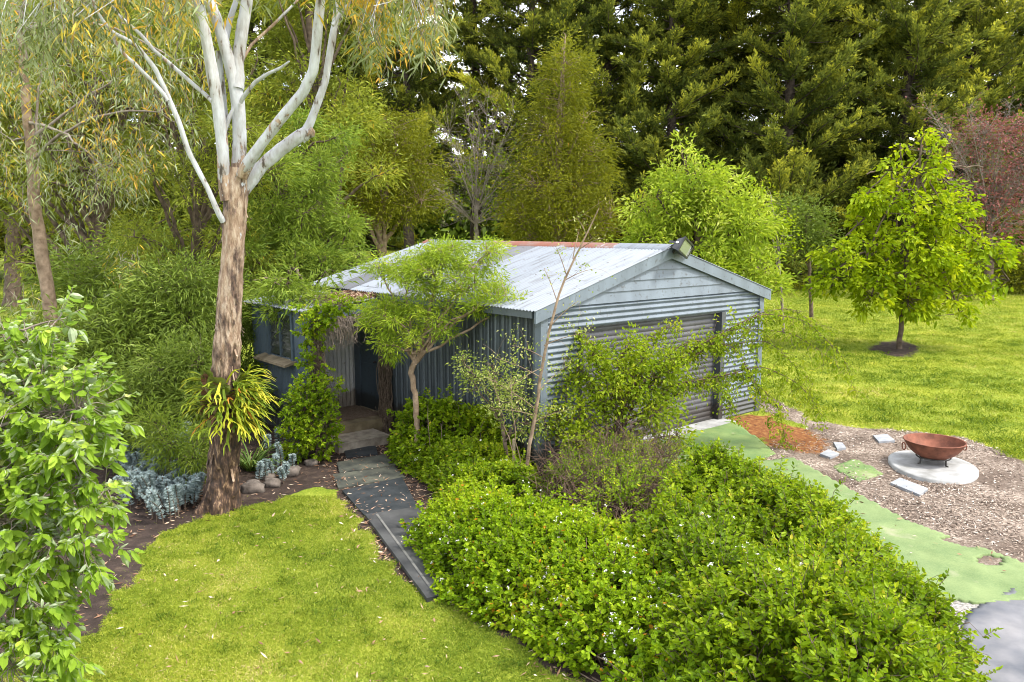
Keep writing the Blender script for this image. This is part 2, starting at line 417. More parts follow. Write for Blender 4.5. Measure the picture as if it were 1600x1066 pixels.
# ------------------------------------------------------------------ foliage generators
def add_leaves(mb, c, d, Ln, W, tone, rng, shape='quad', fold=0.42, droop=0.15, mat=0, upright=0.0):
    """c: bases (N,3), d: unit directions, Ln/W: length and width, one tone per leaf"""
    N = len(c)
    if N == 0: return
    Ln = np.broadcast_to(np.asarray(Ln, float), (N,)); W = np.broadcast_to(np.asarray(W, float), (N,))
    r = unit(rng.normal(size=(N, 3)) + np.array([0, 0, upright]))
    side = unit(np.cross(d, r)); nor = np.cross(side, d)
    flip = np.sign(nor[:, 2:3]); flip[flip == 0] = 1
    nor = nor * flip; side = side * flip
    l = Ln[:, None]; w = W[:, None] * .5
    dz = np.zeros((N, 3)); dz[:, 2] = -droop
    if shape == 'quad':
        V = np.stack([c, c + d * l * .45 + side * w + nor * l * .03, c + d * l + dz * l, c + d * l * .45 - side * w + nor * l * .03], 1)
        F = np.arange(N)[:, None] * 4 + np.array([[0, 1, 2, 3]]); k = 4
    elif shape == 'fold':
        rib = c + d * l * .5 - nor * w * fold
        V = np.stack([c, c + d * l * .42 + side * w, c + d * l + dz * l, c + d * l * .42 - side * w, rib], 1); k = 5
        b = np.arange(N)[:, None, None] * 5
        F = (b + np.array([[[0, 1, 4], [1, 2, 4], [2, 3, 4], [3, 0, 4]]])).reshape(-1, 3)
    else:                                              # oval, folded and curling
        z1 = dz * l * .25; z2 = dz * l * .6
        m1 = c + d * l * .35 + z1 - nor * w * fold; m2 = c + d * l * .7 + z2 - nor * w * fold
        V = np.stack([c, c + d * l * .30 + side * w * .92 + z1, c + d * l * .66 + side * w * .86 + z2, c + d * l + dz * l,
                      c + d * l * .66 - side * w * .86 + z2, c + d * l * .30 - side * w * .92 + z1, m1, m2], 1); k = 8
        b = np.arange(N)[:, None, None] * 8
        q = (b + np.array([[[1, 2, 7, 6], [6, 7, 4, 5]]])).reshape(-1, 4)
        t = (b + np.array([[[0, 1, 6], [0, 6, 5], [2, 3, 7], [7, 3, 4]]])).reshape(-1, 3)
        tt = np.repeat(np.broadcast_to(tone, (N,)), k)
        n0 = mb.n
        mb.add(V.reshape(-1, 3), q, tt, mat)
        mb.f.append(t + n0); mb.m.append(mat); mb.sm.append(False)
        return
    mb.add(V.reshape(-1, 3), F, np.repeat(np.broadcast_to(tone, (N,)), k), mat)

def add_twigs(mb, a, b, r0, r1, rng, bow=0.12, tone=0.5):
    """N thin bent twigs from a to b"""
    N = len(a)
    if N == 0: return
    a = np.asarray(a, float); b = np.asarray(b, float)
    ln = np.linalg.norm(b - a, axis=1, keepdims=True)
    t = np.array([0, .35, .7, 1.0])
    off = rng.normal(size=(N, 3)) * ln * bow; off[:, 2] += ln[:, 0] * bow * .8
    path = a[:, None] + (b - a)[:, None] * t[None, :, None] + off[:, None] * (np.sin(t * pi))[None, :, None]
    dirv = unit(b - a); s1 = unit(np.cross(dirv, unit(rng.normal(size=(N, 3))))); s2 = np.cross(dirv, s1)
    r0 = np.broadcast_to(np.asarray(r0, float), (N,)); r1 = np.broadcast_to(np.asarray(r1, float), (N,))
    R = r0[:, None] * (1 - t)[None] + r1[:, None] * t[None]
    th = np.array([0, 2.094, 4.189])
    V = path[:, :, None] + R[:, :, None, None] * (np.cos(th)[None, None, :, None] * s1[:, None, None] + np.sin(th)[None, None, :, None] * s2[:, None, None])
    base = np.arange(N)[:, None, None, None] * 12; i = np.arange(3)[None, :, None, None] * 3
    j = np.arange(3)[None, None, :, None]
    o = np.stack([np.arange(3), (np.arange(3) + 1) % 3, (np.arange(3) + 1) % 3 + 3, np.arange(3) + 3], -1)[None, None]
    F = (base + i + o).reshape(-1, 4)
    mb.add(V.reshape(-1, 3), F, tone, 0, True)

def bez(a, b, c, n=10):
    t = np.linspace(0, 1, n)[:, None]
    return (1 - t) ** 2 * np.asarray(a) + 2 * t * (1 - t) * np.asarray(b) + t * t * np.asarray(c)
def smooth_path(pts, n=40):
    pts = np.asarray(pts, float); m = len(pts)
    d = np.concatenate([[0], np.cumsum(np.linalg.norm(np.diff(pts[:, :3], axis=0), axis=1))])
    t = np.linspace(0, d[-1], n); out = np.stack([np.interp(t, d, pts[:, k]) for k in range(pts.shape[1])], -1)
    k = max(1, n // (m * 2))
    for _ in range(k):
        o2 = out.copy(); o2[1:-1] = (out[:-2] + 2 * out[1:-1] + out[2:]) / 4; out = o2
    return out

def make_tree(name, label, cat, base, trunk, blobs, ncl, per, clr, leaf, Ln, W, bark='bark', seed=1, shape='quad', droop=0.15,
              hang=0.0, out=0.7, group=None, twig_r=0.012, trunk_n=8, shell=0.5, tone=(0.45, 0.2), extra=None, twigm=None, leafdroop=0.2,
              limb_r=None, leafname='crown', squash=0.8, limbs=True, limb_from=0.3):
    """trunk: [(x,y,z,r)...] world points; blobs: [(x,y,z,rx,ry,rz)...] world ellipsoids filled with leaf clusters"""
    rng = RNG(seed); base = np.asarray(base, float)
    root = thing(name, label, cat, base, 0, group)
    tp = smooth_path(np.asarray(trunk, float) - np.array([*base, 0]), 24)
    mb = MB()
    mb.tube(tp[:, :3] + rng.normal(size=(24, 3)) * tp[:, 3:4] * .12, tp[:, 3], trunk_n, .5,
            disp=lambda i, th: 1 + .12 * np.sin(3 * th + i * .7) * np.cos(i * 1.3))
    B = np.asarray(blobs, float).copy(); B[:, :3] -= base
    samp = [tp[6:, :3]]; rad = [tp[6:, 3]]
    lb = MB()
    if limbs:
        for k, q in enumerate(B):
            s = tp[rng.integers(8, 22)] if k else tp[-1]
            below = tp[(tp[:, 2] < q[2] + .1)]
            if len(below) > 6: s = below[rng.integers(max(0, len(below) - 12), len(below))]
            if limb_from > .5: s = tp[rng.integers(int(24 * limb_from), 24)]
            mid = (s[:3] + q[:3]) / 2 + np.array([0, 0, .12 * np.linalg.norm(q[:3] - s[:3])]) + rng.normal(size=3) * .12
            pth = bez(s[:3], mid, q[:3] + rng.normal(size=3) * q[3:6] * .2, 12)
            rr = np.linspace(min(s[3] * .6, limb_r or 9), twig_r * 1.2, 12)
            lb.tube(pth + rng.normal(size=(12, 3)) * .02, rr, 6)
            samp.append(pth[3:]); rad.append(rr[3:])
    samp = np.vstack(samp); rad = np.concatenate(rad)
    vol = B[:, 3] * B[:, 4] * B[:, 5]
    wgt = vol ** .75; wgt = wgt / wgt.sum()
    bi = rng.choice(len(B), ncl, p=wgt)
    dv = unit(rng.normal(size=(ncl, 3)))
    rr = shell + (1 - shell) * rng.random(ncl) ** .7
    lump = .82 + .36 * rng.random(ncl)
    cc = B[bi, :3] + dv * B[bi, 3:6] * (rr * lump)[:, None]
    cc = cc[cc[:, 2] + base[2] > gz(cc[:, 0] + base[0], cc[:, 1] + base[1]) + .05]
    ncl = len(cc)
    # each cluster hangs on its own twig, grown from the nearest limb below it
    start = np.empty_like(cc); sr = np.empty(ncl)
    for i in range(ncl):
        dd = np.linalg.norm(samp - cc[i], axis=1) + np.maximum(samp[:, 2] - cc[i, 2], 0) * .8
        j = dd.argmin(); start[i] = samp[j]; sr[i] = min(rad[j], twig_r)
    add_twigs(lb, start, cc, sr, twig_r * .25, rng)
    outd = unit(cc - start)
    lv = MB()
    ct = np.clip(rng.normal(tone[0], tone[1], ncl), 0, 1)
    n = ncl * per; ci = np.repeat(np.arange(ncl), per)
    off = rng.normal(size=(n, 3)) * clr * (.55 + .45 * rng.random((n, 1))); off[:, 2] *= squash
    d = unit(outd[ci] * out + unit(off) * .8 + rng.normal(size=(n, 3)) * .45 + np.array([0, 0, -hang]))
    lt = np.clip(ct[ci] * .6 + rng.normal(tone[0], .22, n) * .4, 0, 1)
    add_leaves(lv, cc[ci] + off, d, Ln * (.6 + .7 * rng.random(n)), W * (.7 + .5 * rng.random(n)), lt, rng, shape, droop=leafdroop, upright=.6)
    if extra: extra(lv, lb, root, rng, base)
    mb.build('trunk', M[bark], root)
    lb.build('branches', M[twigm or bark], root)
    lv.build(leafname, M[leaf], root)
    return root

# ------------------------------------------------------------------ ground zones (outlines on the real ground)
def gpoly(pix): return [at(*q)[:2] for q in pix]
SOIL = [(-14, 6.2), (-6, 6.2)] + gpoly([(30,1040),(90,1010),(160,968),(212,885),(255,830),(330,806),(420,782),(505,760),(535,782),(590,860),(668,948),(700,945)]) + \
       [(-.2,7.35),(.4,6.4),(1.0,5.6),(1.9,4.6),(3.4,4.1),(4.1,5.6),(4.2,6.6),(4.0,7.6),(3.7,9.0),(3.0,10.6),(2.6,12.0),(1.9,12.9),(.6,12.2),(-3,16.5),(-6,18.5),(-10,17),(-14,14)]
MULCH = gpoly([(1215,735),(1180,712),(1200,690),(1270,690),(1255,668),(1190,640),(1178,615),(1215,622),(1260,655),(1330,668),(1420,672),(1500,684),(1570,706),(1640,740)]) + [(9.2,11.0),(9.0,9.0),(7.5,8.0)] + gpoly([(1660,935),(1530,905),(1400,845),(1300,790)])
RUST = gpoly([(1118,662),(1150,648),(1200,648),(1255,668),(1312,694),(1300,710),(1235,712),(1190,694),(1150,672)])
HOLE = gpoly([(1348,548),(1375,532),(1412,530),(1448,545),(1440,556),(1400,560)])
GRAVEL_STRIP = [(3.0,3.6),(4.9,3.4),(5.3,5.6),(5.6,7.9),(4.6,7.9),(3.6,8.0)]
def zone_masks(X, Y):
    w = (fbm(X * 1.7, Y * 1.7, 5) - .5) * .55 + (fbm(X * 7, Y * 7, 9) - .5) * .3
    soil = sstep(-.10, .12, polydist(X, Y, SOIL) + w * .9)
    mulch = sstep(-.14, .14, polydist(X, Y, MULCH) + w * .7)
    rust = sstep(-.2, .25, polydist(X, Y, RUST) + w * 1.1)
    hole = sstep(-.2, .3, polydist(X, Y, HOLE) + w * 1.2)
    grav = sstep(-.1, .1, polydist(X, Y, GRAVEL_STRIP) + w * .5)
    left = sstep(-4, -9, X) * sstep(9, 13, Y)                      # mossy shade-grown turf under the left trees
    moss = left * sstep(.3, .6, fbm(X * .5, Y * .5, 31))
    soil = np.maximum(soil * (1 - .75 * moss * sstep(-7.5, -10, X)), hole * .85)
    return soil, np.maximum(mulch, 0), rust, grav, moss

def graded(a, b, fine, lo, hi, g=1.14):
    xs = list(np.arange(a, b + fine / 2, fine))
    st = fine; x = xs[-1]
    while x < hi: st *= g; x += st; xs.append(x)
    st = fine; x = xs[0]
    while x > lo: st *= g; x -= st; xs.insert(0, x)
    return np.array(xs)
gx = graded(-9, 11, .06, -260, 260); gy = graded(3.2, 20, .06, -60, 420)
GX, GY = np.meshgrid(gx, gy, indexing='ij')
near = sstep(40, 22, np.hypot(GX, GY - 8))
GZ = gz(GX, GY) + near * ((fbm(GX * 2.2, GY * 2.2, 3) - .5) * .035 + (vnoise(GX * 9, GY * 9, 4) - .5) * .012)
soil, mulch, rust, grav, moss = zone_masks(GX, GY)
gm = MB(); gm.grid(np.stack([GX, GY, GZ], -1).transpose(1, 0, 2))
def ground_mat():
    m, n, b, out = new_mat('ground')
    v = None
    big = noise(n, .35, 5); mid = noise(n, 1.6, 5); fine = noise(n, 26, 5); fib = noise(n, 90, 3)
    f1 = math_(n, 'ADD', math_(n, 'MULTIPLY', mid, .55), math_(n, 'MULTIPLY', fine, .45))
    grass = ramp(n, f1, [(.30, (.07,.118,.010)), (.46, (.155,.21,.018)), (.56, (.245,.29,.036)), (.68, (.39,.375,.10))])
    dry = ramp(n, big, [(.46, (1,1,1)), (.62, (1.25,1.12,.95))])
    grass = mixc(n, 1.0, grass, dry, 'MULTIPLY')
    soilc = ramp(n, noise(n, 7, 6), [(.3, (.028,.020,.016)), (.55, (.048,.034,.029)), (.72, (.09,.065,.048))])
    vor = n.nodes.new("ShaderNodeTexVoronoi"); vor.inputs['Scale'].default_value = 38
    c = n.nodes.new("ShaderNodeTexCoord"); n.links.new(c.outputs['Object'], vor.inputs['Vector'])
    sepc = n.nodes.new("ShaderNodeSeparateColor"); n.links.new(vor.outputs['Color'], sepc.inputs[0])
    chips = ramp(n, sepc.outputs[0], [(0, (.10,.075,.06)), (.4, (.22,.17,.14)), (.75, (.34,.28,.23)), (1, (.46,.4,.35))])
    mul = mixc(n, ramp(n, noise(n, 1.1, 5), [(.38, (0,0,0)), (.60, (1,1,1))]), chips, (.12,.09,.072))
    rustc = ramp(n, noise(n, 12, 6), [(.3, (.09,.04,.02)), (.5, (.20,.078,.028)), (.7, (.30,.17,.06))])
    gravc = ramp(n, sepc.outputs[0], [(0, (.16,.15,.14)), (1, (.42,.4,.38))])
    mossc = ramp(n, f1, [(.33, (.035,.045,.008)), (.48, (.085,.105,.012)), (.62, (.15,.165,.02))])
    k = lambda a: ramp(n, math_(n, 'ADD', attr(n, a), math_(n, 'MULTIPLY', math_(n, 'SUBTRACT', fine, .5), 1.1)), [(.38, (0,0,0)), (.62, (1,1,1))])
    col = mixc(n, k('moss'), grass, mossc)
    col = mixc(n, k('soil'), col, soilc)
    col = mixc(n, k('mulch'), col, mul)
    col = mixc(n, k('rust'), col, rustc)
    col = mixc(n, k('grav'), col, gravc)
    n.links.new(col, b.inputs['Base Color']); b.inputs['Roughness'].default_value = .95; b.inputs['Specular IOR Level'].default_value = .15
    hh = math_(n, 'ADD', fine, math_(n, 'MULTIPLY', fib, .6))
    bump(n, b, hh, .8, .03)
    return m
M['ground'] = ground_mat()
ground = gm.build('lawn', M['ground'])
tag(ground, kind='structure')
for nm, A in dict(soil=soil, mulch=mulch, rust=rust, grav=grav, moss=moss).items():
    a_ = ground.data.attributes.new(nm, 'FLOAT', 'POINT'); a_.data.foreach_set('value', A.T.reshape(-1).astype(np.float32))
def gh(X, Y):
    X = np.asarray(X, float); Y = np.asarray(Y, float)
    nr = sstep(40, 22, np.hypot(X, Y - 8))
    return gz(X, Y) + nr * ((fbm(X * 2.2, Y * 2.2, 3) - .5) * .035 + (vnoise(X * 9, Y * 9, 4) - .5) * .012)

# ------------------------------------------------------------------ the shed
O = np.array([.426, 12.012, 0.0]); YA = .699
U = np.array([math.cos(YA), math.sin(YA), 0]); V_ = np.array([-math.sin(YA), math.cos(YA), 0])
W, D, HE, RI = 5.94, 7.29, 2.45, .855
def S(a, b, h=0.0): return O + a * U + b * V_ + np.array([0, 0, h])
def tosh(p): q = np.asarray(p, float)[..., :3] - O; return np.stack([q @ U, q @ V_, q[..., 2]], -1)
shed = thing('shed', 'blue-grey corrugated steel garage shed with gabled zinc roof, roller door and side porch', 'shed', O, YA)
def corrugated(mb, u0, u1, z0, z1, plane, along, period, amp, tone=.5, mat=0, per=8):
    """wall sheet in the plane v=plane ('z' waves run level, 'u' waves run upright)"""
    if along == 'z':
        zz = np.linspace(z0, z1, max(3, int((z1 - z0) / period * per))); y = plane - amp * np.sin(2 * pi * zz / period)
        Vv = np.stack([np.stack([np.full_like(zz, a), y, zz], -1) for a in (u0, u1)], 0)
    else:
        uu = np.linspace(u0, u1, max(3, int((u1 - u0) / period * per))); y = plane - amp * np.sin(2 * pi * uu / period)
        Vv = np.stack([np.stack([uu, y, np.full_like(uu, a)], -1) for a in (z0, z1)], 0)[:, ::-1]
    mb.grid(Vv, tone, mat)
DU0, DU1, DZ = .83, 4.70, 2.09
mb = MB()
corrugated(mb, .11, DU0, -.02, HE, 0, 'z', .0915, .017)
corrugated(mb, DU1, W - .11, -.02, HE, 0, 'z', .0915, .017)
corrugated(mb, DU0, DU1, DZ, HE, 0, 'z', .0915, .017)
mb.build('front_wall', M['paint'], shed)
mb = MB()
zl = [2.45, 2.625, 2.79, 2.95, 3.10]
def gw(zv): return (zv - HE) / RI * (W / 2)
for i in range(len(zl)):
    a = zl[i]; bq = zl[i + 1] if i + 1 < len(zl) else HE + RI - .02
    w0, w1 = gw(a), gw(bq)
    mb.add([(w0, -.032, a), (W - w0, -.032, a), (W - w1, -.008, bq), (w1, -.008, bq), (w0, .0, a), (W - w0, .0, a)], [(0, 1, 2, 3), (4, 5, 1, 0)])
mb.build('gable_cladding', M['paint'], shed)
for s in (0, 1):                                   # barge boards along the two slopes
    mb = MB()
    e = np.array([-.16, HE - .046]); r = np.array([W / 2, HE + RI]); dv = (r - e)
    dz = -.17
    pts = [(e[0], -.085, e[1] + .03), (r[0], -.085, r[1] + .03), (r[0], -.085, r[1] + dz), (e[0] , -.085, e[1] + dz)]
    if s: pts = [(W - p[0], p[1], p[2]) for p in pts][::-1]
    mb.prism(pts, (0, .04, 0))
    mb.build('barge_board', M['paint'], shed)
for u0 in (-.012, W - .13):
    mb = MB(); mb.box((u0, -.03, -.03), (u0 + .142, .11, HE - .12)); mb.build('corner_post', M['paint'], shed)
# long side: upright ribbed cladding, and the two walls out of sight
def ribbed(v0, v1, z0, z1, u, sgn, pitch=.19, depth=.008):
    prof = []
    x = v0
    while x < v1:
        for dx, h in ((0, 0), (.015, 1), (.045, 1), (.06, 0), (pitch * .62, .0), (pitch * .65, .25), (pitch * .70, 0)):
            if x + dx < v1: prof.append((x + dx, h))
        x += pitch
    prof.append((v1, 0)); prof = np.array(prof)
    A = np.stack([np.full(len(prof), u) + sgn * depth * prof[:, 1], prof[:, 0], np.full(len(prof), z0)], -1)
    B = A.copy(); B[:, 2] = z1
    return np.stack([A, B], 0)
mb = MB(); mb.grid(ribbed(.11, 4.55, -.45, HE - .02, 0, -1), smooth=False); mb.box((.0, .11, -.45), (.02, 4.7, HE - .02)); mb.build('side_wall', M['paintside'], shed)
mb = MB(); mb.grid(ribbed(.11, D, -.3, HE - .02, W, 1), smooth=False); mb.grid(np.stack([np.array([(0, D, -.45), (W, D, -.45)]), np.array([(0, D, HE), (W, D, HE)])], 0), smooth=False)
mb.add([(0, D, HE), (W, D, HE), (W / 2, D, HE + RI - .02)], [(0, 1, 2)]); mb.build('rear_wall', M['paintside'], shed)
mb = MB(); mb.box((.02, 4.7, -.45), (.06, 5.72, 2.5)); mb.box((0.0, 5.72, -.45), (.06, D - .01, HE - .03)); mb.build('inner_wall', M['paintblue'], shed)
# roof: overlapping corrugated sheets, some of them duller
rng = RNG(77)
slope = math.atan2(RI, W / 2); ov = .20
def roof_side(right):
    mb = MB(); v = -.10; k = 0
    dull = {0: (4, 7), 1: (2,)}[right]
    while v < D + .08:
        v1 = min(v + .80, D + .10)
        vv = np.linspace(v, v1 + .04, 72); t = np.linspace(0, 1, 6)
        lift = .004 * (k % 2)
        uu = -ov + (W / 2 + ov) * t
        zz = HE + RI * uu / (W / 2) + .035 + lift
        hz = .011 * np.cos(2 * pi * vv / .0762)
        A = np.stack(np.broadcast_arrays(uu[:, None], vv[None], zz[:, None] + hz[None]), -1)
        if right: A = A.copy(); A[..., 0] = W - A[..., 0]; A = A[::-1]
        mb.grid(A, rng.uniform(.2, 1), 1 if k in dull else 0)
        v += .80; k += 1
    return mb
for r_ in (0, 1):
    roof_side(r_).build('roof', [M['zinc'], M['zincdark']], shed)
mb = MB(); v = -.11
while v < D + .08:
    v1 = min(v + 1.25, D + .10)
    vv = np.linspace(v, v1, 50)
    hz = .010 * np.cos(2 * pi * vv / .0762)
    rows = []
    for q, (uo, up) in enumerate(((-.20, -.012), (-.19, .02), (-.05, .052), (0, .062), (.05, .052), (.19, .02), (.20, -.012))):
        z = HE + RI - abs(uo) * RI / (W / 2) + .04 + up * .6
        rows.append(np.stack([np.full(50, W / 2 + uo), vv, z + hz * (1 if abs(uo) > .1 else 0)], -1))
    mb.grid(np.stack(rows, 0), .5, 0 if .3 < v < 4.6 or v > 6.5 else 1); v += 1.22
mb.build('ridge_cap', [M['ridge'], M['zinc']], shed)
mb = MB(); mb.box((-.17, .0, HE - .14), (-.05, 4.5, HE - .03)); mb.build('gutter', M['paintside'], shed)
# roller door
mb = MB()
zz = np.linspace(.02, DZ + .02, 22 * 8); y = .13 - .012 * np.abs(np.sin(pi * zz / .0935)) ** .6 * 1.6
mb.grid(np.stack([np.stack([np.full_like(zz, a), y, zz], -1) for a in (DU0 + .05, DU1 - .05)], 0))
rd = mb.build('roller_door', M['roller'], shed)
mb2 = MB(); mb2.box((DU0 + .05, .085, .0), (DU1 - .05, .125, .06)); mb2.build('bottom_rail', M['guide'], rd)
for a, b2 in ((DU0, DU0 + .06), (DU1 - .12, DU1)):
    mb = MB(); mb.box((a, -.022, -.02), (b2, .15, DZ)); mb.build('door_guide', M['guide'], shed)
mb = MB(); mb.box((DU0 + .06, .02, DZ - .015), (DU1 - .12, .12, DZ + .02)); mb.build('door_lintel', M['guide'], shed)
mb = MB(); mb.box((DU0 - .1, -.30, -.06), (DU1 + .05, .2, .025)); mb.build('door_slab', M['concrete'], shed)

# side porch and lean-to room
LW = 1.52
mb = MB(); VV = np.linspace(4.42, D + .1, 300); uu = np.linspace(-LW - .18, .02, 4)
zz = 2.34 + (uu) * .11
A = np.stack(np.broadcast_arrays(uu[:, None], VV[None], zz[:, None] + .011 * np.cos(2 * pi * VV / .0762)[None]), -1)
mb.grid(A, .7); mb.build('porch_roof', M['zinc'], shed)
mb = MB(); mb.prism([(-LW - .1, 4.36, 2.145), (-.03, 4.36, 2.30), (-.03, 4.36, 2.13), (-LW - .1, 4.36, 1.975)][::-1], (0, .045, 0)); mb.build('porch_fascia', M['paintblue'], shed)
mb = MB()                                           # fretwork strip under the fascia
zt = lambda u: 2.128 + u * .105
for k in range(24):
    u = -1.44 + k * .06
    mb.box((u, 4.37, zt(u) - .085), (u + .026, 4.39, zt(u) - .004))
mb.prism([(-1.46, 4.365, zt(-1.46) - .085), (-.04, 4.365, zt(-.04) - .085), (-.04, 4.365, zt(-.04) - .115), (-1.46, 4.365, zt(-1.46) - .115)][::-1], (0, .03, 0))
mb.build('fretwork', M['timber'], shed)
mb = MB(); mb.box((-.16, 4.40, -.02), (-.04, 4.52, 2.25)); mb.build('porch_post', M['timber'], shed)
mb = MB(); mb.box((-LW, 4.40, -.4), (-LW + .10, 4.50, 2.13)); mb.build('porch_post', M['timber'], shed)
mb = MB(); corrugated(mb, -LW + .02, -.005, -.02, 2.28, 5.72, 'u', .0915, .014); mb.build('ribbed_panel', M['white'], shed)
mb = MB(); mb.box((-.03, 5.46, 0), (-.002, 5.70, 2.2)); mb.box((-.03, 4.62, 0), (-.002, 4.74, 2.2)); mb.box((-.03, 4.74, 2.06), (-.002, 5.46, 2.2)); mb.build('door_frame', M['paintblue'], shed)
mb = MB(); mb.box((-.02, 4.745, .02), (.015, 5.455, 2.055))
for z0, z1 in ((.15, .95), (1.08, 1.92)):
    mb.box((-.026, 4.84, z0), (-.0205, 5.36, z1))
dr = mb.build('door', M['paintdoor'], shed)
mb = MB(); mb.tube([(-.026, 4.82, 1.02), (-.075, 4.82, 1.02)], .012, 8); mb.lathe([(0, 0), (.026, .006), (.03, .02), (.02, .034), (0, .038)], 14, center=(-.075, 4.82, 1.0)); mb.build('handle', M['steel'], dr)
mb = MB(); mb.box((-.06, 4.70, -.012), (.0, 5.50, .018)); mb.build('door_sill', M['timber'], shed)
# room wall with its louvre window
mb = MB()
WV0, WV1, WZ0, WZ1 = 5.36, 6.42, 1.16, 2.02
def ribu(v0, v1, z0, z1):
    vv = np.linspace(v0, v1, max(3, int((v1 - v0) / .0762 * 8)))
    x = -LW - .010 * np.sin(2 * pi * vv / .0762)
    mb.grid(np.stack([np.stack([x, vv, np.full_like(vv, a)], -1) for a in (z0, z1)], 0))
ribu(4.5, WV0, -.45, 2.14); ribu(WV1, D, -.45, 2.14); ribu(WV0, WV1, -.45, WZ0); ribu(WV0, WV1, WZ1, 2.14)
mb.grid(np.stack([np.array([(-LW, D, -.45), (0, D, -.45)]), np.array([(-LW, D, 2.1), (0, D, 2.25)])], 0))
mb.build('room_wall', M['paintblue'], shed)
wn = MB()
for a, b_ in (((WV0 - .05), WV0 + .03), (WV1 - .03, WV1 + .06)): wn.box((-LW - .035, a, WZ0 - .03), (-LW + .05, b_, WZ1 + .05))
wn.box((-LW - .033, WV0 + .03, WZ1 - .02), (-LW + .05, WV1 - .03, WZ1 + .048)); wn.box((-LW - .03, (WV0 + WV1) / 2 - .02, WZ0), (-LW + .04, (WV0 + WV1) / 2 + .02, WZ1 - .02))
win = wn.build('window', M['paintblue'], shed)
mb = MB()
for k in range(6):
    z = WZ0 + .02 + k * .14
    mb.add([(-LW - .01, WV0 + .03, z), (-LW - .01, WV1 - .03, z), (-LW + .03, WV1 - .03, z + .15), (-LW + .03, WV0 + .03, z + .15)], [(0, 1, 2, 3)])
mb.build('pane', M['glass'], win)
mb = MB(); mb.prism([(-LW - .24, WV0 - .12, WZ0 - .08), (-LW - .24, WV1 + .3, WZ0 - .08), (-LW + .02, WV1 + .3, WZ0 - .02), (-LW + .02, WV0 - .12, WZ0 - .02)], (0, 0, -.045)); mb.build('sill', M['timber'], win)
mb = MB(); mb.box((-1.46, 4.30, -.17), (-.005, 5.70, -.006)); mb.box((-1.44, 4.32, -.45), (-.02, 5.70, -.17))
for k in range(5): mb.box((-1.46, 4.30 + k * .28, -.006), (-.005, 4.30 + k * .28 + .272, .0))
mb.build('porch_deck', M['deck'], shed)
# leaf litter caught on the porch roof
rng = RNG(5); n = 1500
q = np.stack([rng.uniform(-1.0, -.05, n), 4.5 + np.abs(rng.normal(0, .55, n)), np.zeros(n)], -1); q[:, 2] = 2.36 + q[:, 0] * .11 + rng.random(n) * .07
mb = MB(); add_leaves(mb, q, unit(rng.normal(size=(n, 3)) * (1, 1, .35)), .11, .022, rng.random(n), rng); 
lit = mb.build('leaf_litter', M['deadleaf'], None, tuple(O)); lit.rotation_euler = (0, 0, YA)
tag(lit, 'dry brown leaf litter heaped on the porch roof', 'leaf litter', kind='stuff')

# floodlight on the gable tip
fl = thing('floodlight', 'large black floodlight tilted out from the gable tip of the shed', 'floodlight', S(W / 2 + .02, -.15, 3.26), YA)
def rot(P_, ax, an):
    P_ = np.asarray(P_, float); c, s = math.cos(an), math.sin(an)
    R = {'x': [[1,0,0],[0,c,-s],[0,s,c]], 'y': [[c,0,s],[0,1,0],[-s,0,c]], 'z': [[c,-s,0],[s,c,0],[0,0,1]]}[ax]
    return P_ @ np.array(R).T
def floodpart(mb, pts, faces, mat_=0):
    nrm_ = unit(np.array([.30, -.95, -.16])); t_ = unit(np.array([.95, .3, .95])); t_ = unit(t_ - nrm_ * (t_ @ nrm_)); s_ = unit(np.cross(t_, nrm_) + t_ * .55)
    q = np.asarray(pts, float); q = q[:, :1] * s_ - q[:, 1:2] * nrm_ + q[:, 2:3] * t_
    mb.add(q + np.array([.10, -.12, .06]), faces, .5, mat_)
hexa = [(0,3,2,1),(4,5,6,7),(0,1,5,4),(1,2,6,5),(2,3,7,6),(3,0,4,7)]
def hx(x0,x1,z0,z1,y0,y1,k=1.0): return [(x0,y0,z0),(x1,y0,z0),(x1*k,y1,z0*k),(x0*k,y1,z0*k),(x0,y0,z1),(x1,y0,z1),(x1*k,y1,z1*k),(x0*k,y1,z1*k)]
mb = MB(); floodpart(mb, hx(-.25,.25,-.155,.155,.0,.13,.72), hexa); floodpart(mb, hx(-.12,.12,-.09,.09,.13,.18,.9), hexa); mb.build('housing', M['black'], fl)
mb = MB()
for x0,x1,z0,z1 in ((-.265,.265,.135,.17),(-.265,.265,-.17,-.135),(-.265,-.23,-.135,.135),(.23,.265,-.135,.135)): floodpart(mb, hx(x0,x1,z0,z1,-.028,-.001), hexa)
mb.build('frame', M['black'], fl)
mb = MB(); floodpart(mb, [(-.23,-.008,-.135),(.23,-.008,-.135),(.23,-.008,.135),(-.23,-.008,.135)], [(0,1,2,3)]); mb.build('glass', M['lampglass'], fl)
for x in (-.285, .27):
    mb = MB(); floodpart(mb, hx(x, x+.016, -.03, .02, .02, .20), hexa); mb.build('bracket_arm', M['black'], fl)
mb = MB(); mb.tube([(0.02, .10, -.04), (0.02, .06, .0), (.03, .0, .06), (.04, -.03, .10)], .03, 8); mb.build('bracket', M['black'], fl)
for x in (-.297, .297):
    mb = MB()
    th = np.linspace(0, 2*pi, 13)[:-1]
    ring = np.stack([np.full(12, x), .05 + .026*np.cos(th), .026*np.sin(th)], -1); ring2 = ring.copy(); ring2[:, 0] -= .02*np.sign(x)
    floodpart(mb, np.vstack([ring, ring2]), [tuple(range(12)), tuple(range(12, 24))[::-1]] + [(i, (i+1) % 12, 12+(i+1) % 12, 12+i) for i in range(12)])
    mb.build('knob', M['chrome'], fl)

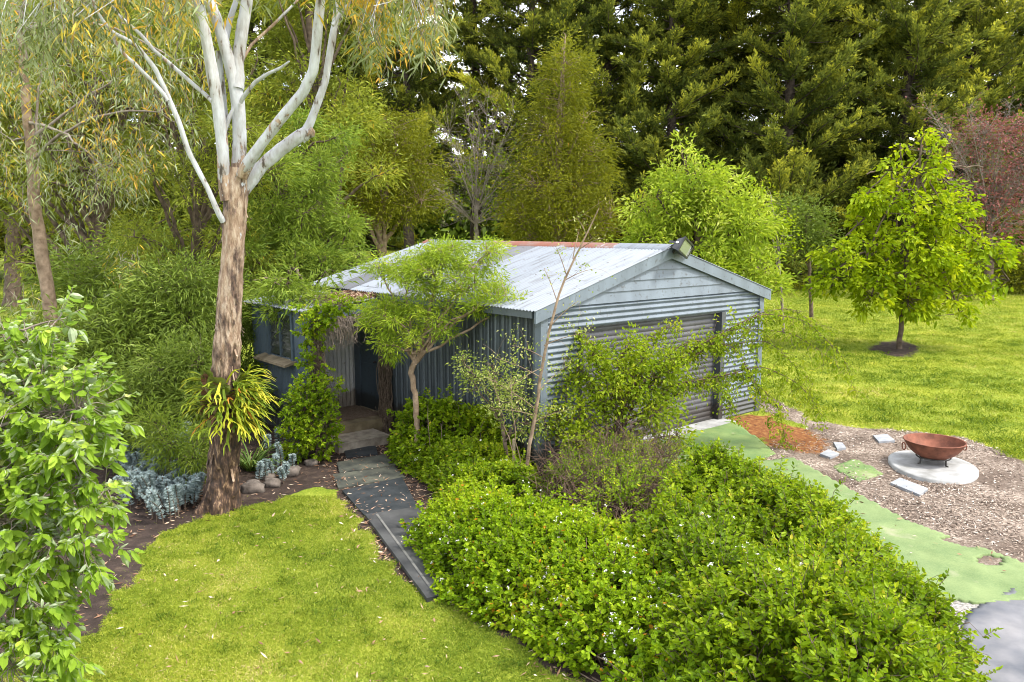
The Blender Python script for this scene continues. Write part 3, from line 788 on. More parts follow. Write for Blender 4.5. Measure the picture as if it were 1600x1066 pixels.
# ------------------------------------------------------------------ steps, mats and slabs
def slab(name, pix, thick, mat, label, cat, group=None, parent_dz=.0, wob=.0, zfix=None, stripe=None, tilt=0.0):
    pts = np.array([at(*q) for q in pix]); c = pts.mean(0)
    z = zfix if zfix is not None else float(max(gh(pts[:, 0], pts[:, 1]).max(), gh(c[0], c[1]))) + parent_dz
    n = 14
    i = np.linspace(0, 1, n)
    a, b_, c_, d_ = [p[:2] for p in pts]
    g2 = (a[None, None] * (1-i)[:, None, None] + b_[None, None] * i[:, None, None]) * (1-i)[None, :, None] + (d_[None, None] * (1-i)[:, None, None] + c_[None, None] * i[:, None, None]) * i[None, :, None]
    zz = np.full((n, n), thick) + (fbm(g2[..., 0] * 3, g2[..., 1] * 3, 8) - .5) * wob
    edge = np.zeros((n, n)); edge[0] = edge[-1] = 1; edge[:, 0] = edge[:, -1] = 1
    top = np.dstack([g2 - c[:2], zz]); mb = MB(); mb.grid(top)
    per = np.concatenate([top[:, 0], top[-1, 1:], top[-2::-1, -1], top[0, -2:0:-1]]); low = per.copy(); low[:, 2] = -.03
    k = len(per); mb.add(np.vstack([per, low]), [(j, (j+1) % k, k+(j+1) % k, k+j) for j in range(k)])
    o = mb.build(name, M[mat], None, (c[0], c[1], z)); tag(o, label, cat, group)
    return o
mb = MB(); mb.box((-1.48, 3.72, -.46), (-.45, 4.29, -.19)); mb.box((-1.50, 3.70, -.19), (-.44, 4.295, -.165))
o = mb.build('stone_step', M['stepstone'], None, tuple(O)); o.rotation_euler = (0, 0, YA); tag(o, 'weathered brown step just below the porch deck', 'step')
o = MB()
n = 20; i = np.linspace(0, 1, n)
A = np.stack(np.broadcast_arrays(-1.0 + .93 * i[:, None], 4.58 + 1.02 * i[None], .012 + .006 * np.sin(9 * i[:, None]) * np.cos(7 * i[None])), -1)
o.grid(A); o.box((-1.0, 4.58, .001), (-.07, 5.60, .008)); o = o.build('doormat', M['doormat'], None, tuple(O)); o.rotation_euler = (0, 0, YA)
tag(o, 'flat brown doormat lying on the porch deck by the door', 'doormat')
slab('slate_paver', [(541,717),(590,711),(587,699),(537,703)], .03, 'rubber', 'dark square slate with leaves at the foot of the porch step', 'paver')
slab('stepping_stone', [(531,742),(618,729),(600,713),(526,725)], .03, 'slate', 'mossy dark slab nearest the porch, above the second slab', 'paver', 'slate slabs on the path', wob=.015)
slab('stepping_stone', [(529,765),(634,748),(616,731),(520,744)], .025, 'slate', 'greyer slate slab between the mossy slab and the black mat', 'paver', 'slate slabs on the path', wob=.015)
slab('rubber_mat', [(570,809),(654,797),(628,749),(535,770)], .03, 'rubber', 'clean black rubber mat across the garden path', 'mat', wob=.02)
pm = slab('path_mat', [(667,943),(735,925),(660,796),(571,811)], .02, 'rubbergrey', 'long worn grey rubber strip running to the lawn beside the hedge', 'mat', wob=.02)
mb = MB()
a = at(663,938); b_ = at(576,812); dd = unit(b_ - a); nn = np.array([-dd[1], dd[0], 0])
a = a - nn * .10; b_ = b_ - nn * .10
pl = np.array(pm.location)
q = np.array([a, a - nn * .03, b_ - nn * .03, b_]); q = q - pl; q[:, 2] = .0235
mb.add(q, [(0, 1, 2, 3)]); mb.add(q + np.array([0, 0, .004]), [(0, 1, 2, 3)]); mb.build('edge_strip', M['stripe'], pm)
for pix, lab in (([(1281,712),(1297,718),(1311,712),(1294,705)], 'square grey paver nearest the garage among the mulch'),
                 ([(1302,694),(1308,705),(1322,703),(1316,695)], 'small upright-set pale paver behind the square paver near the garage'),
                 ([(1364,684),(1373,694),(1398,692),(1386,682)], 'square pale paver behind the fire bowl, left of its rim'),
                 ([(1420,686),(1428,695),(1458,692),(1450,686)], 'grey paver partly hidden right behind the fire bowl'),
                 ([(1391,758),(1437,777),(1450,767),(1406,750)], 'long rectangular grey paver in front of the fire bowl slab')):
    slab('paver', pix, .035, 'paver', lab, 'paver', 'pavers round the fire bowl')
for cx_, cy_, r_, lab in ((395,768,.26,'broad flat grey rock against the right side of the gum trunk'), (418,748,.17,'small reddish brown rock perched above the broad rock'),
                     (425,760,.19,'dark brown rock behind the broad flat rock'), (452,742,.24,'tall mossy rock at the corner of the garden bed'), (352,752,.15,'rock half hidden behind the gum trunk'),
                     (486,726,.16,'low rock under the porch shrub')):
    p = at(cx_, cy_); rng = RNG(int(cx_)); r_ = r_ * .66
    th = np.linspace(0, 2*pi, 17); ph = np.linspace(-pi/2, pi/2, 11)
    d = np.stack([np.cos(ph)[:, None]*np.cos(th)[None], np.cos(ph)[:, None]*np.sin(th)[None], np.sin(ph)[:, None]*np.ones(17)[None]], -1)
    f = 1 + .45*(vnoise(d[..., 0]*1.7+cx_, d[..., 1]*1.7+d[..., 2]*2.1, 3)-.5) + .2*(vnoise(d[..., 0]*5+cx_, d[..., 1]*5+d[..., 2]*4, 5)-.5)
    V = np.sign(d) * np.abs(d) ** .75 * r_ * f[..., None] * np.array([1.1, .8, .62])
    V[:, -1] = V[:, 0]
    mb = MB(); mb.grid(V); o = mb.build('rock', M['rock'], None, (p[0], p[1], p[2] + r_*.3)); tag(o, lab, 'rock', 'rocks edging the garden bed')

# artificial turf strips, driveway sheet
def turf_mat(name, c1, c2):
    m, n, b, out = new_mat(name)
    f = math_(n, 'ADD', math_(n, 'MULTIPLY', noise(n, 2.0, 5), .6), math_(n, 'MULTIPLY', noise(n, 60, 3), .4))
    col = ramp(n, f, [(.38, c1), (.62, c2)])
    worn = ramp(n, noise(n, 1.3, 5), [(.60, (0,0,0)), (.68, (1,1,1))])
    n.links.new(mixc(n, math_(n, 'MULTIPLY', worn, .55), col, (.30,.27,.2)), b.inputs['Base Color']); b.inputs['Roughness'].default_value = .8
    bump(n, b, noise(n, 160, 2), .5, .006); return m
M['turf'] = turf_mat('light_artificial_turf', (.095,.15,.05), (.165,.22,.083))
M['turfdk'] = turf_mat('dark_artificial_turf', (.075,.145,.04), (.16,.22,.065))
def sheet(name, poly, dz, mat, label, cat, seed, holes=(), step=.04):
    poly = np.asarray(poly)[:, :2]
    c = poly.mean(0); x = np.arange(poly[:, 0].min()-.2, poly[:, 0].max()+.2, step); y = np.arange(poly[:, 1].min()-.2, poly[:, 1].max()+.2, step)
    X, Y = np.meshgrid(x, y, indexing='ij'); d = polydist(X, Y, poly) + (fbm(X*2, Y*2, seed)-.5)*.025
    keep = d > 0
    for hx_, hy_, hr in holes: keep &= np.hypot((X-hx_), (Y-hy_)) + (fbm(X*6, Y*6, seed+3)-.5)*.3 > hr
    Z = gh(X, Y) + dz + (fbm(X*1.5, Y*1.5, seed+1)-.5)*.015
    idx = np.arange(X.size).reshape(X.shape)
    f = np.stack([idx[:-1, :-1], idx[1:, :-1], idx[1:, 1:], idx[:-1, 1:]], -1).reshape(-1, 4)
    kk = keep.reshape(-1); f = f[kk[f].all(1)]
    used = np.unique(f); mapi = np.full(X.size, -1); mapi[used] = np.arange(len(used)); f = mapi[f]
    Vt = np.stack([X.reshape(-1)-c[0], Y.reshape(-1)-c[1], Z.reshape(-1)], -1)[used]
    # rim skirts give the sheet its thickness
    ed = {}
    for q in f:
        for a, b_ in zip(q, np.roll(q, -1)): ed[(a, b_)] = 1
    rim = [(a, b_) for (a, b_) in ed if (b_, a) not in ed]
    low = Vt.copy(); low[:, 2] -= dz + .01
    mb = MB(); mb.add(np.vstack([Vt, low]), [tuple(q) for q in f] + [(b_, a, a+len(Vt), b_+len(Vt)) for a, b_ in rim], .5, 0, True)
    o = mb.build(name, M[mat], None, (c[0], c[1], 0)); tag(o, label, cat); return o
tg = gpoly([(1178,722),(1240,716),(1330,766),(1420,815),(1600,881),(1680,912)])
sheet('artificial_turf', tg + [(5.6,7.6),(4.6,7.35),(3.9,7.6),(3.3,9.4),(2.7,11.6)], .022, 'turf', 'pale green artificial turf strip between the hedge and the mulch', 'turf', 3, holes=[(*at(1505,850)[:2], .14), (*at(1548,880)[:2], .10), (*at(1175,745)[:2], .1)])
sheet('artificial_turf', gpoly([(1030,690),(1085,668),(1140,656),(1160,667),(1190,690),(1215,710),(1180,722)]) + [(2.7,11.7),(2.3,12.4)], .018, 'turfdk', 'darker artificial turf patch in front of the roller door', 'turf', 8)
sheet('artificial_turf', gpoly([(1297,730),(1335,716),(1385,742),(1340,754)]), .015, 'turfdk', 'small loose turf offcut beside the fire bowl slab', 'turf', 12)
dg = gpoly([(1604,906),(1510,957),(1489,1005),(1512,1066),(1530,1150)]) + [(9,3.4),(10,7.5),(8.4,10.1)]
M['drive'] = plain_mat('worn_rubber_drive', (.032,.042,.064), (.20,.195,.205), 1.6, .55, bmp=.3, detail=9, lo=.30, hi=.70)
o = sheet('driveway_mat', dg, .02, 'drive', 'worn blue-grey rubber driveway sheet at the right edge', 'driveway', 4)

# ------------------------------------------------------------------ fire bowl on its ring slab
fc = at(1456, 731); fb = at(1458, 729)
mb = MB(); th = np.linspace(0, 2*pi, 65)
wob = 1 + .02*np.sin(3*th+1)
rows = []
for r_, z_ in ((.0, .04), (.36, .042), (.40, .05), (.95, .055), (1.0, .045), (1.005, -.03)):
    rows.append(np.stack([(.61*r_)*np.cos(th)*wob, .83*r_*np.sin(th)*wob, np.full(65, z_)], -1))
mb.grid(np.stack(rows, 0)[:, ::-1]); 
ring = mb.build('ring_slab', M['concrete'], None, (fc[0], fc[1], fc[2])); ring.rotation_euler = (0, 0, -.28)
tag(ring, 'pale oval concrete slab under the rusty fire bowl', 'slab')
BZ = .055
bowl = thing('fire_bowl', 'rusty iron fire bowl on a low stand over the oval slab', 'fire bowl', (fb[0]+.02, fb[1]+.05, fc[2]+BZ), -.2)
mb = MB(); R_ = .43
an = np.linspace(0.02, 1.22, 16)
prof = [(R_*math.sin(a)/math.sin(1.22), .045 + .29*(1-math.cos(a))/(1-math.cos(1.22))) for a in an]
prof_in = [(x*.97, z+.012) for x, z in prof][::-1]
mb.lathe(prof, 48); mb.lathe([prof[-1], (prof[-1][0]+.012, prof[-1][1]+.004), (prof[-1][0]+.010, prof[-1][1]+.016), (prof[-1][0]-.01, prof[-1][1]+.014), prof_in[0]], 48); mb.lathe(prof_in, 48)
bw = mb.build('bowl', M['rust'], bowl)
for an_ in (0.15, 0.15+pi):
    mb = MB(); t = np.linspace(0, 2*pi, 17); c = np.array([math.cos(an_), math.sin(an_), 0]); s_ = np.array([-c[1], c[0], 0])
    mb.tube([c*(R_+.02+.014*math.sin(q/2)) + s_*.05*math.cos(q) + np.array([0, 0, .272+.055*math.sin(q)-.02]) for q in t], .009, 8, cap=False); mb.build('handle', M['rust'], bw)
mb = MB(); t = np.linspace(0, 2*pi, 33); mb.tube([(.24*math.cos(q), .24*math.sin(q), .092) for q in t], .011, 8, cap=False); st = mb.build('stand', M['steel'], bowl)
for k in range(4):
    a = k*pi/2+.5; mb = MB(); mb.tube([(.24*math.cos(a), .24*math.sin(a), .095), (.25*math.cos(a), .25*math.sin(a), .0)], .012, 8); mb.tube([(.25*math.cos(a), .25*math.sin(a), .006), (.29*math.cos(a), .29*math.sin(a), .006)], .01, 6); mb.build('leg', M['steel'], st)

# stake in the shrubbery, water tank behind
p = at(803, 765)
mb = MB(); mb.box((-.022, -.022, -.2), (.022, .022, .78)); mb.add([(-.022,-.022,.78),(.022,-.022,.78),(.022,.022,.78),(-.022,.022,.78),(0,0,.80)], [(0,1,4),(1,2,4),(2,3,4),(3,0,4)])
o = mb.build('stake', M['timber'], None, (p[0], p[1], p[2])); tag(o, 'bare wooden stake standing among the low shrubs by the sapling', 'stake')
tk = thing('water_tank', 'grey corrugated water tank far behind the shed roof', 'water tank', (-2.05, 37, float(gz(-2.05, 37))))
mb = MB(); zz = np.linspace(0, 2.1, 90); mb.lathe([(1.02+.014*math.sin(z*2*pi/.076*.5), z) for z in zz], 48); mb.build('tank_wall', M['tank'], tk)
mb = MB(); mb.lathe([(1.08, 2.08), (1.06, 2.13), (.5, 2.3), (.22, 2.36), (.22, 2.42), (0, 2.44)], 48); mb.build('tank_lid', M['tank'], tk)

# ------------------------------------------------------------------ the big gum tree
GY_ = 11.05
def limb_path(pix, Y0, Y1, n=30):
    """pixel centre line and width, laid out between depths Y0 and Y1 -> world path with radii"""
    out = []
    for k, (x, y, w) in enumerate(pix):
        Y = Y0 + (Y1 - Y0) * k / (len(pix) - 1)
        out.append([*P(x, y, Y), w * .5 * Y / FPX * .88])
    return smooth_path(np.array(out), n)
gb = at(345, 795)
gum = thing('gum_tree', 'tall gum tree with white forking limbs and dark fibrous lower trunk', 'tree', gb)
tr = limb_path([(344,800,86),(346,775,68),(349,740,60),(351,690,57),(352,620,53),(354,560,51),(357,500,48),(360,440,44),(364,390,42),(367,340,43),(369,300,46),(371,262,38)], GY_, GY_, 150)
tr[0, 2] -= .06
rng = RNG(11)
def barkdisp(strength):
    def f(i, th):
        s_ = strength * np.clip(1.15 - i / 150 * .9, .2, 1.2)
        return 1 + s_ * ((vnoise(th * 5.2 / (2*pi) * 6, i * .16, 2) - .5) * .26 + (vnoise(th * 2.2, i * .07, 7) - .5) * .22 + (vnoise(th / (2*pi) * 40, i * .5, 9) - .5) * .16) + np.where(i < 9, .22 * (1 - i / 9) ** 2 * np.cos(th * 5 + 1), 0)
    return f
mb = MB()
lp = tr[:, :3] - gb
tr[:, 3] *= .90
mb.tube(lp, tr[:, 3], 72, np.interp(np.arange(150), [0, 55, 75, 110, 150], [0.0, .16, .40, .52, .60]), disp=barkdisp(1.0))
# loose curls of bark
cur = MB()
for k in range(90):
    i = int(rng.integers(20, 140)); a = rng.uniform(0, 2*pi); c_ = lp[i]; r_ = tr[i, 3]
    o_ = np.array([math.cos(a), math.sin(a), 0]); ln = rng.uniform(.05, .22); wd = rng.uniform(.01, .035); t_ = np.array([-o_[1], o_[0], 0])
    zz = np.linspace(0, 1, 5); cv = rng.uniform(.01, .05)
    A_ = c_ + o_ * (r_ * 1.0 + cv * zz[:, None] ** 2) + np.array([0, 0, -1.0]) * (ln * zz[:, None])
    cur.grid(np.stack([A_ - t_ * wd * .5, A_ + o_ * .006, A_ + t_ * wd * .5], 1), rng.uniform(.1, .6))
trunk_o = mb.build('trunk', M['gum'], gum)
tag(cur.build('loose_bark', M['gum'], trunk_o), kind='stuff')
LIMBS = [
 ([(356,312,24),(351,290,21),(347,230,20),(342,176,20),(334,128,20),(325,74,19),(313,17,18),(304,-40,17),(296,-110,14)], 10.98, 10.7, .50, 1.0),
 ([(371,290,26),(373,250,24),(374,216,23),(372,162,23),(363,111,22),(350,68,20),(340,34,19),(322,-10,17),(305,-80,14)], 11.05, 11.2, .55, 1.0),
 ([(371,140,21),(372,122,21),(371,95,20),(378,50,20),(386,0,19),(392,-60,17)], 11.1, 11.3, .95, 1.0),
 ([(350,85,9),(353,64,10),(358,34,10),(368,5,9),(374,-30,8)], 11.2, 11.5, .95, 1.0),
 ([(355,200,9),(352,185,10),(346,120,10),(341,80,9)], 11.2, 11.2, .9, 1.0),
 ([(378,275,20),(386,258,20),(405,230,18),(436,189,18),(473,145,18),(490,111,17),(496,51,17),(501,0,16),(504,-60,14)], 10.95, 10.4, .62, 1.0),
 ([(376,300,26),(389,286,24),(409,260,22),(439,233,22),(466,214,21),(477,207,19)], 11.1, 11.3, .64, 1.0),
 ([(470,216,20),(480,209,19),(488,206,17),(489.5,205.5,12)], 11.3, 11.33, 1.0, .75),
 ([(474,212,16),(486,189,14),(498,155,13),(508,128,12),(518,68,12),(525,27,11),(531,-20,11),(537,-80,9)], 11.3, 11.6, 1.0, 1.0),
 ([(349,346,11),(342,335,10),(324,294,9),(294,236,9),(280,192,9),(263,152,9),(243,108,8),(216,74,7),(199,62,7),(176,51,6),(159,30,5),(148,10,5),(138,-25,4)], 10.95, 10.2, .9, .85),
 ([(262,158,7),(255,146,7),(236,125,6),(216,105,6),(193,84,6),(179,64,6),(177,54,5)], 10.55, 10.45, .82, .8),
 ([(331,158,7),(323,150,7),(294,125,7),(267,101,7),(240,78,6),(220,54,6),(189,27,5),(175,7,5),(166,-25,4)], 10.8, 11.6, .85, .85),
 ([(376,160,7),(383,148,7),(399,128,7),(419,115,6),(439,106,5),(452,96,3)], 11.0, 10.7, .9, .9),
 ([(375,105,6),(378,96,5),(392,71,5),(426,40,5),(463,3,4),(480,-20,3)], 11.2, 11.6, .66, .66),
 ([(352,205,6),(358,184,8),(368,165,7)], 11.0, 11.05, .9, .9),
]
for pix, ya, yb, t0, t1 in LIMBS:
    n = 14 * len(pix)
    q = limb_path(pix, ya, yb, n); mb = MB()
    tt = np.interp(np.linspace(0, 1, n), [0, .10, .34, .6, 1], [t0, t0 * .6 + t1 * .4, min(t1, .86), t1, t1])
    mb.tube(q[:, :3] - gb, q[:, 3], 20 if pix[0][2] > 12 else 9, tt, disp=lambda i, th: 1 + (vnoise(th * 2, i * .12, 5) - .5) * .16 + (vnoise(th * 1.0, i * .45, 6) - .5) * .07)
    mb.build('limb', M['gum'], gum)
def hanging(lv, tw, tops, rng, per, Ln, W, spread, drop, tone):
    """bunches of long drooping leaves on pendulous twigs"""
    k = len(tops); tops = np.asarray(tops)
    ends = tops + np.stack([rng.normal(0, spread, k), rng.normal(0, spread, k), -drop * (.5 + rng.random(k))], -1)
    add_twigs(tw, tops, ends, .006, .002, rng, .15)
    n = k * per; i = np.repeat(np.arange(k), per); f = rng.random(n)
    c = tops[i] * (1 - f[:, None]) + ends[i] * f[:, None] + rng.normal(size=(n, 3)) * .10
    d = unit(np.stack([rng.normal(0, .75, n), rng.normal(0, .75, n), -.35 - rng.random(n)], -1))
    org = fbm(tops[:, 0] * 1.3 + 3, tops[:, 2] * 1.3 + tops[:, 1] * .6, 91)
    bt = np.where(org > .62, rng.normal(.86, .12, k), np.minimum(rng.normal(tone - .10, .2, k), .72))
    t = np.clip(np.repeat(np.clip(bt, 0, 1), per) * .8 + np.repeat(bt, per) * .2 + rng.normal(0, .06, n), 0, 1)
    add_leaves(lv, c, d, Ln * (.6 + .7 * rng.random(n)), W * (.7 + .5 * rng.random(n)), t, rng, 'fold', fold=.1, droop=.1)
# foliage of the gum that droops into the top of the view
rng = RNG(21); lv = MB(); tw = MB()
def region_points(rects, Y0, Y1, rng):
    out = []
    for x0, y0, x1, y1, n in rects:
        for _ in range(n): out.append(P(rng.uniform(x0, x1), rng.uniform(y0, y1), rng.uniform(Y0, Y1)))
    return np.array(out)
tops = region_points([(-20,-120,330,10,120),(-20,0,150,60,26),(90,-60,170,40,20),(380,-130,620,-40,50),(540,-100,690,0,66),(555,0,600,70,18),(620,0,690,50,18),(240,-60,300,-10,14)], 9.6, 12.0, rng)
hanging(lv, tw, tops - gb, rng, 18, .19, .026, .13, .42, .50)
lb2 = MB()
for a_, b_ in (((304,-40),(250,-70)),((313,-10),(200,-60)),((148,10),(90,-30)),((138,-25),(20,-70)),((501,-30),(600,-70)),((531,-20),(640,-30)),((520,40),(600,-15)),((531,-10),(680,-50))):
    p0 = P(*a_, 10.9); p1 = P(*b_, 10.9 + rng.uniform(-.6, .6)); lb2.tube(bez(p0 - gb, (p0 + p1) / 2 - gb + [0, 0, .3], p1 - gb, 10), np.linspace(.025, .008, 10), 6, 1.0)
near_t = np.vstack([P(x, y, 10.9) for x, y in ((250,-70),(200,-60),(90,-30),(20,-70),(600,-70),(640,-30),(600,-15),(680,-50),(400,-60),(500,-60))])
near_t = near_t - gb; tops_l = tops - gb
j = np.array([np.linalg.norm(near_t - q, axis=1).argmin() for q in tops_l])
add_twigs(lb2, near_t[j], tops_l, .010, .004, rng, .12, 1.0)
lb2.build('upper_twigs', M['gum'], gum); tw.build('leaf_twigs', M['twiggrey'], gum); lv.build('foliage', M['euc'], gum)

# ------------------------------------------------------------------ staghorn fern wrapped round the gum
def trunk_at(z):
    i = np.abs(tr[:, 2] - z).argmin(); return tr[i, :3], tr[i, 3]
fz0 = P(345, 622, GY_)[2]
fern = thing('staghorn_fern', 'yellow-green staghorn fern clasping the gum trunk', 'fern', (*trunk_at(fz0)[0][:2], fz0))
fo = np.array(fern.location); rng = RNG(31)
mb = MB()
def strap(mb, p0, d0, ln, w0, w1, grav, tone, rng, nseg=7):
    pts = [p0]; d = d0.copy(); hd = unit(np.array([rng.normal(), rng.normal(), 0.]))
    for k in range(nseg):
        d = unit(d + np.array([0, 0, -grav / nseg]) + hd * .05); pts.append(pts[-1] + d * ln / nseg)
    pts = np.array(pts); tg_ = unit(np.gradient(pts, axis=0)); sd = unit(np.cross(tg_, np.array([.05, .03, 1.]))); nn_ = np.cross(sd, tg_)
    w = np.linspace(w0, w1, nseg + 1); w[-1] *= .35
    A = np.stack([pts - sd * w[:, None] * .5 + nn_ * w[:, None] * .12, pts - nn_ * w[:, None] * .1, pts + sd * w[:, None] * .5 + nn_ * w[:, None] * .12], 1)
    mb.grid(A, tone)
    return pts, d, sd[-1]
for k in range(215):
    z = fo[2] + rng.uniform(-.30, .30); c, r = trunk_at(z)
    a = rng.uniform(0, 2*pi)
    if rng.random() < .45: a = rng.normal(-.5, .6)
    o_ = np.array([math.cos(a), math.sin(a), 0])
    ln = rng.uniform(.18, .33) * (1.25 if o_[0] > 0 else 1.05)
    d = unit(o_ + np.array([0, 0, rng.uniform(-.35, .45) + .6 * (z - fo[2])]) + rng.normal(size=3) * .25)
    tone = np.clip(rng.normal(.50, .24), 0, .93) if rng.random() > .03 else 1.0
    pts, de, sd = strap(mb, c + o_ * (r + .01 + rng.uniform(0, .07)) - fo, d, ln, .020, .046, rng.uniform(-.1, .9), tone, rng)
    for s_ in (-1, 1):
        if rng.random() < .9:
            p2, d2, s2 = strap(mb, pts[-2], unit(de + sd * s_ * rng.uniform(.3, .7)), ln * rng.uniform(.3, .55), .032, .016, .45, tone if tone == 1 else min(.94, tone + .1), rng, 5)
            if rng.random() < .55:
                strap(mb, p2[-2], unit(d2 - s2 * s_ * .6), ln * .3, .020, .010, .5, tone if tone == 1 else min(.95, tone + .12), rng, 4)
mb.build('fronds', M['fern'], fern)
mb = MB()
for k in range(26):
    z = fo[2] + rng.uniform(-.28, .34); c, r = trunk_at(z); a = rng.uniform(-pi, 0.6); R_ = rng.uniform(.09, .17)
    o_ = np.array([math.cos(a), math.sin(a), 0]); t_ = np.array([-o_[1], o_[0], 0])
    rr = np.linspace(.05, 1, 7); th = np.linspace(0, 2*pi, 21)
    lob = 1 + .12 * np.sin(th * 5 + k)
    X_ = R_ * rr[:, None] * np.cos(th) * lob; Z_ = R_ * rr[:, None] * np.sin(th) * lob
    V = (c + o_ * (r + .035 + .02 * rng.random()))[None, None] - fo + t_ * X_[..., None] + np.array([0, 0, 1.]) * Z_[..., None] + o_ * ((.10 * rr ** 2)[:, None, None] * (np.sin(th)[None, :, None] > 0) - (X_ ** 2 * 2.2)[..., None])
    mb.grid(V, rng.random() ** 1.3)
mb.build('shield_fronds', M['shield'], fern)

# ------------------------------------------------------------------ helpers for blobs given as photo pixels
def pb(*rows):
    """(px, py, depth, radius px [, depth radius factor, height factor]) -> world ellipsoids"""
    out = []
    for r in rows:
        x, y, Y, rp = r[:4]; kd = r[4] if len(r) > 4 else 1.0; kz = r[5] if len(r) > 5 else 1.0
        c = P(x, y, Y); R_ = rp * Y / FPX
        out.append((*c, R_, R_ * kd, R_ * kz))
    return out
def rblobs(x0, y0, x1, y1, Y, n, r0, r1, seed, dY=1.0):
    q = RNG(seed); return pb(*[(q.uniform(x0, x1), q.uniform(y0, y1), Y + q.uniform(-dY, dY), q.uniform(r0, r1), 1.0, q.uniform(.45, .95)) for _ in range(n)])
def trunk_px(pix, Y, base=None):
    q = [[*P(x, y, Y), w * .5 * Y / FPX] for x, y, w in pix]
    if base is not None: q = [[base[0], base[1], base[2] - .05, q[0][3] * 1.2]] + q
    return q
def gpt(px, Y):
    x = (px - 800) / FPX * (Y * _c + EYE * _s); return np.array([x, Y, float(gh(x, Y))])

# slender gum with drooping grey and orange foliage, far left
b0 = gpt(95, 17.0)
def droop_extra(rects, Y0, Y1, per, Ln, W, tone, drop=.6):
    def f(lv, lb, root, rng, base):
        tops = region_points(rects, Y0, Y1, rng) - base
        hanging(lv, lb, tops, rng, per, Ln, W, .16, drop, tone)
    return f
make_tree('gum_tree', 'slender gum tree with drooping grey and orange leaves at the left edge', 'tree', b0,
    trunk_px([(92,590,22),(84,520,21),(72,450,20),(62,380,19),(56,320,18),(50,260,16),(44,190,14),(36,110,11),(30,20,8)], 17.0, b0),
    pb((60,60,17,110),(180,110,16.5,80),(240,170,16,70),(40,200,17,90),(130,240,16,70),(200,40,17,90),(30,-40,17,120),(280,80,16,60)), 110, 22, .30, 'euc', .19, .028, 'barktan', 41, 'quad', hang=.9, out=.3, trunk_n=10, limb_r=.035, limb_from=.55, twigm='twiggrey',
    tone=(.58, .25), extra=droop_extra([(-30,-20,330,120,105),(-20,100,310,240,120),(0,230,230,300,60),(100,330,130,350,4),(170,385,215,415,12),(10,440,70,480,6)], 15.4, 18.2, 12, .19, .028, .60), leafname='crown')

# feathery wattles and green trees behind the gum
def wattle(nm, label, base, tpx, Y, blobs, ncl, per, clr, seed, mat='wattle', Ln=.15, W=.026, tone=(.45,.22), **k):
    return make_tree(nm, label, 'tree', base, trunk_px(tpx, Y, base), blobs, ncl, per, clr, mat, Ln, W, k.pop('bark', 'bark'), seed, tone=tone, **k)
b1 = gpt(300, 18.5)
wattle('wattle_tree', 'bright feathery wattle rising directly behind the gum trunk', b1, [(300,560,14),(304,420,13),(312,300,11),(318,180,9),(310,60,6)], 18.5,
    rblobs(190,20,400,450,18.3,44,22,46,511,1.2), 640, 46, .23, 51, tone=(.52,.24), squash=.6, shell=.15, hang=.15)
b2 = gpt(465, 19.5)
wattle('wattle_tree', 'leafy wattle overhanging the porch roof to the right of the gum', b2, [(462,470,13),(455,380,12),(448,300,10),(440,220,8)], 19.5,
    rblobs(385,190,540,450,19.2,34,20,40,512,1.2) + rblobs(372,425,515,488,15.5,24,13,23,513,.6) + pb((545,355,19,22),(555,400,18.5,24),(470,200,19.5,30)), 560, 46, .22, 52, mat='lush', Ln=.17, W=.03, tone=(.46,.22), squash=.6, shell=.15)
b3 = gpt(505, 27)
wattle('wattle_tree', 'tall yellow-tinged wattle between the forked gum and the cypresses', b3, [(505,380,16),(500,250,14),(490,120,12),(480,0,9)], 27,
    rblobs(400,-40,600,270,27,36,24,46,514,1.5), 520, 42, .34, 53, Ln=.24, W=.05, tone=(.62,.26), squash=.6, shell=.15)
b4 = gpt(150, 27)
wattle('wattle_tree', 'broad dark wattle standing behind the slender gum', b4, [(150,420,18),(160,300,15),(150,180,12),(150,60,9)], 27,
    rblobs(-40,-20,340,410,27,70,28,56,515,2), 800, 44, .38, 54, Ln=.24, W=.05, tone=(.46,.24), squash=.6, shell=.15)
b5 = gpt(20, 36)
wattle('wattle_tree', 'dim olive tree at the far left behind the mossy clearing', b5, [(20,400,22),(25,300,18),(20,180,12)], 36,
    pb((20,300,36,90),(-60,250,36,100),(60,200,36,90),(-20,120,36,120),(90,330,37,60),(140,360,38,60)), 260, 44, .55, 55, mat='olive', Ln=.3, W=.08, tone=(.3,.2))

# long-leaved shrubs that fill the bank on the left
def shrub(label, px, Y, blobs, ncl, per, clr, seed, mat='shrubdk', Ln=.20, W=.028, nm='shrub', cat='shrub', **k):
    b = gpt(px, Y); top = blobs[0]
    t = [[b[0], b[1], b[2]-.05, .04], [b[0]*.5+top[0]*.5, b[1]*.5+top[1]*.5, (b[2]+top[2])*.5, .03], [*top[:3], .018]]
    return make_tree(nm, label, cat, b, t, blobs, ncl, per, clr * (1.3 if k.get('group') else 1), mat, Ln, W, k.pop('bark', 'twig'), seed, trunk_n=6, twig_r=.008, limb_r=.02, leafname='foliage', shell=.15 if k.get('group') else .5, hang=.12 if k.get('group') else 0, **k)
GR = 'dark shrubs on the left bank'
shrub('dark long-leaved shrub behind the apple tree, below the slender gum', 150, 15.5, pb((150,520,15.5,60),(110,570,15,45),(190,560,15,50),(150,600,14.6,45)), 260, 34, .22, 61, tone=(.50,.24), group=GR)
shrub('long-leaved shrub with lighter tips midway up the left bank', 250, 16, pb((250,470,16,60),(210,510,15.5,45),(290,500,15.6,45),(300,440,16,45)), 280, 34, .22, 62, tone=(.50,.24), group=GR)
shrub('dark shrub close behind the gum trunk, above the blue spurge', 270, 13.6, pb((275,590,13.6,55),(230,620,13.2,50),(310,630,13.2,45),(300,560,13.8,40)), 260, 34, .18, 63, tone=(.50,.24), Ln=.14, W=.026, group=GR)
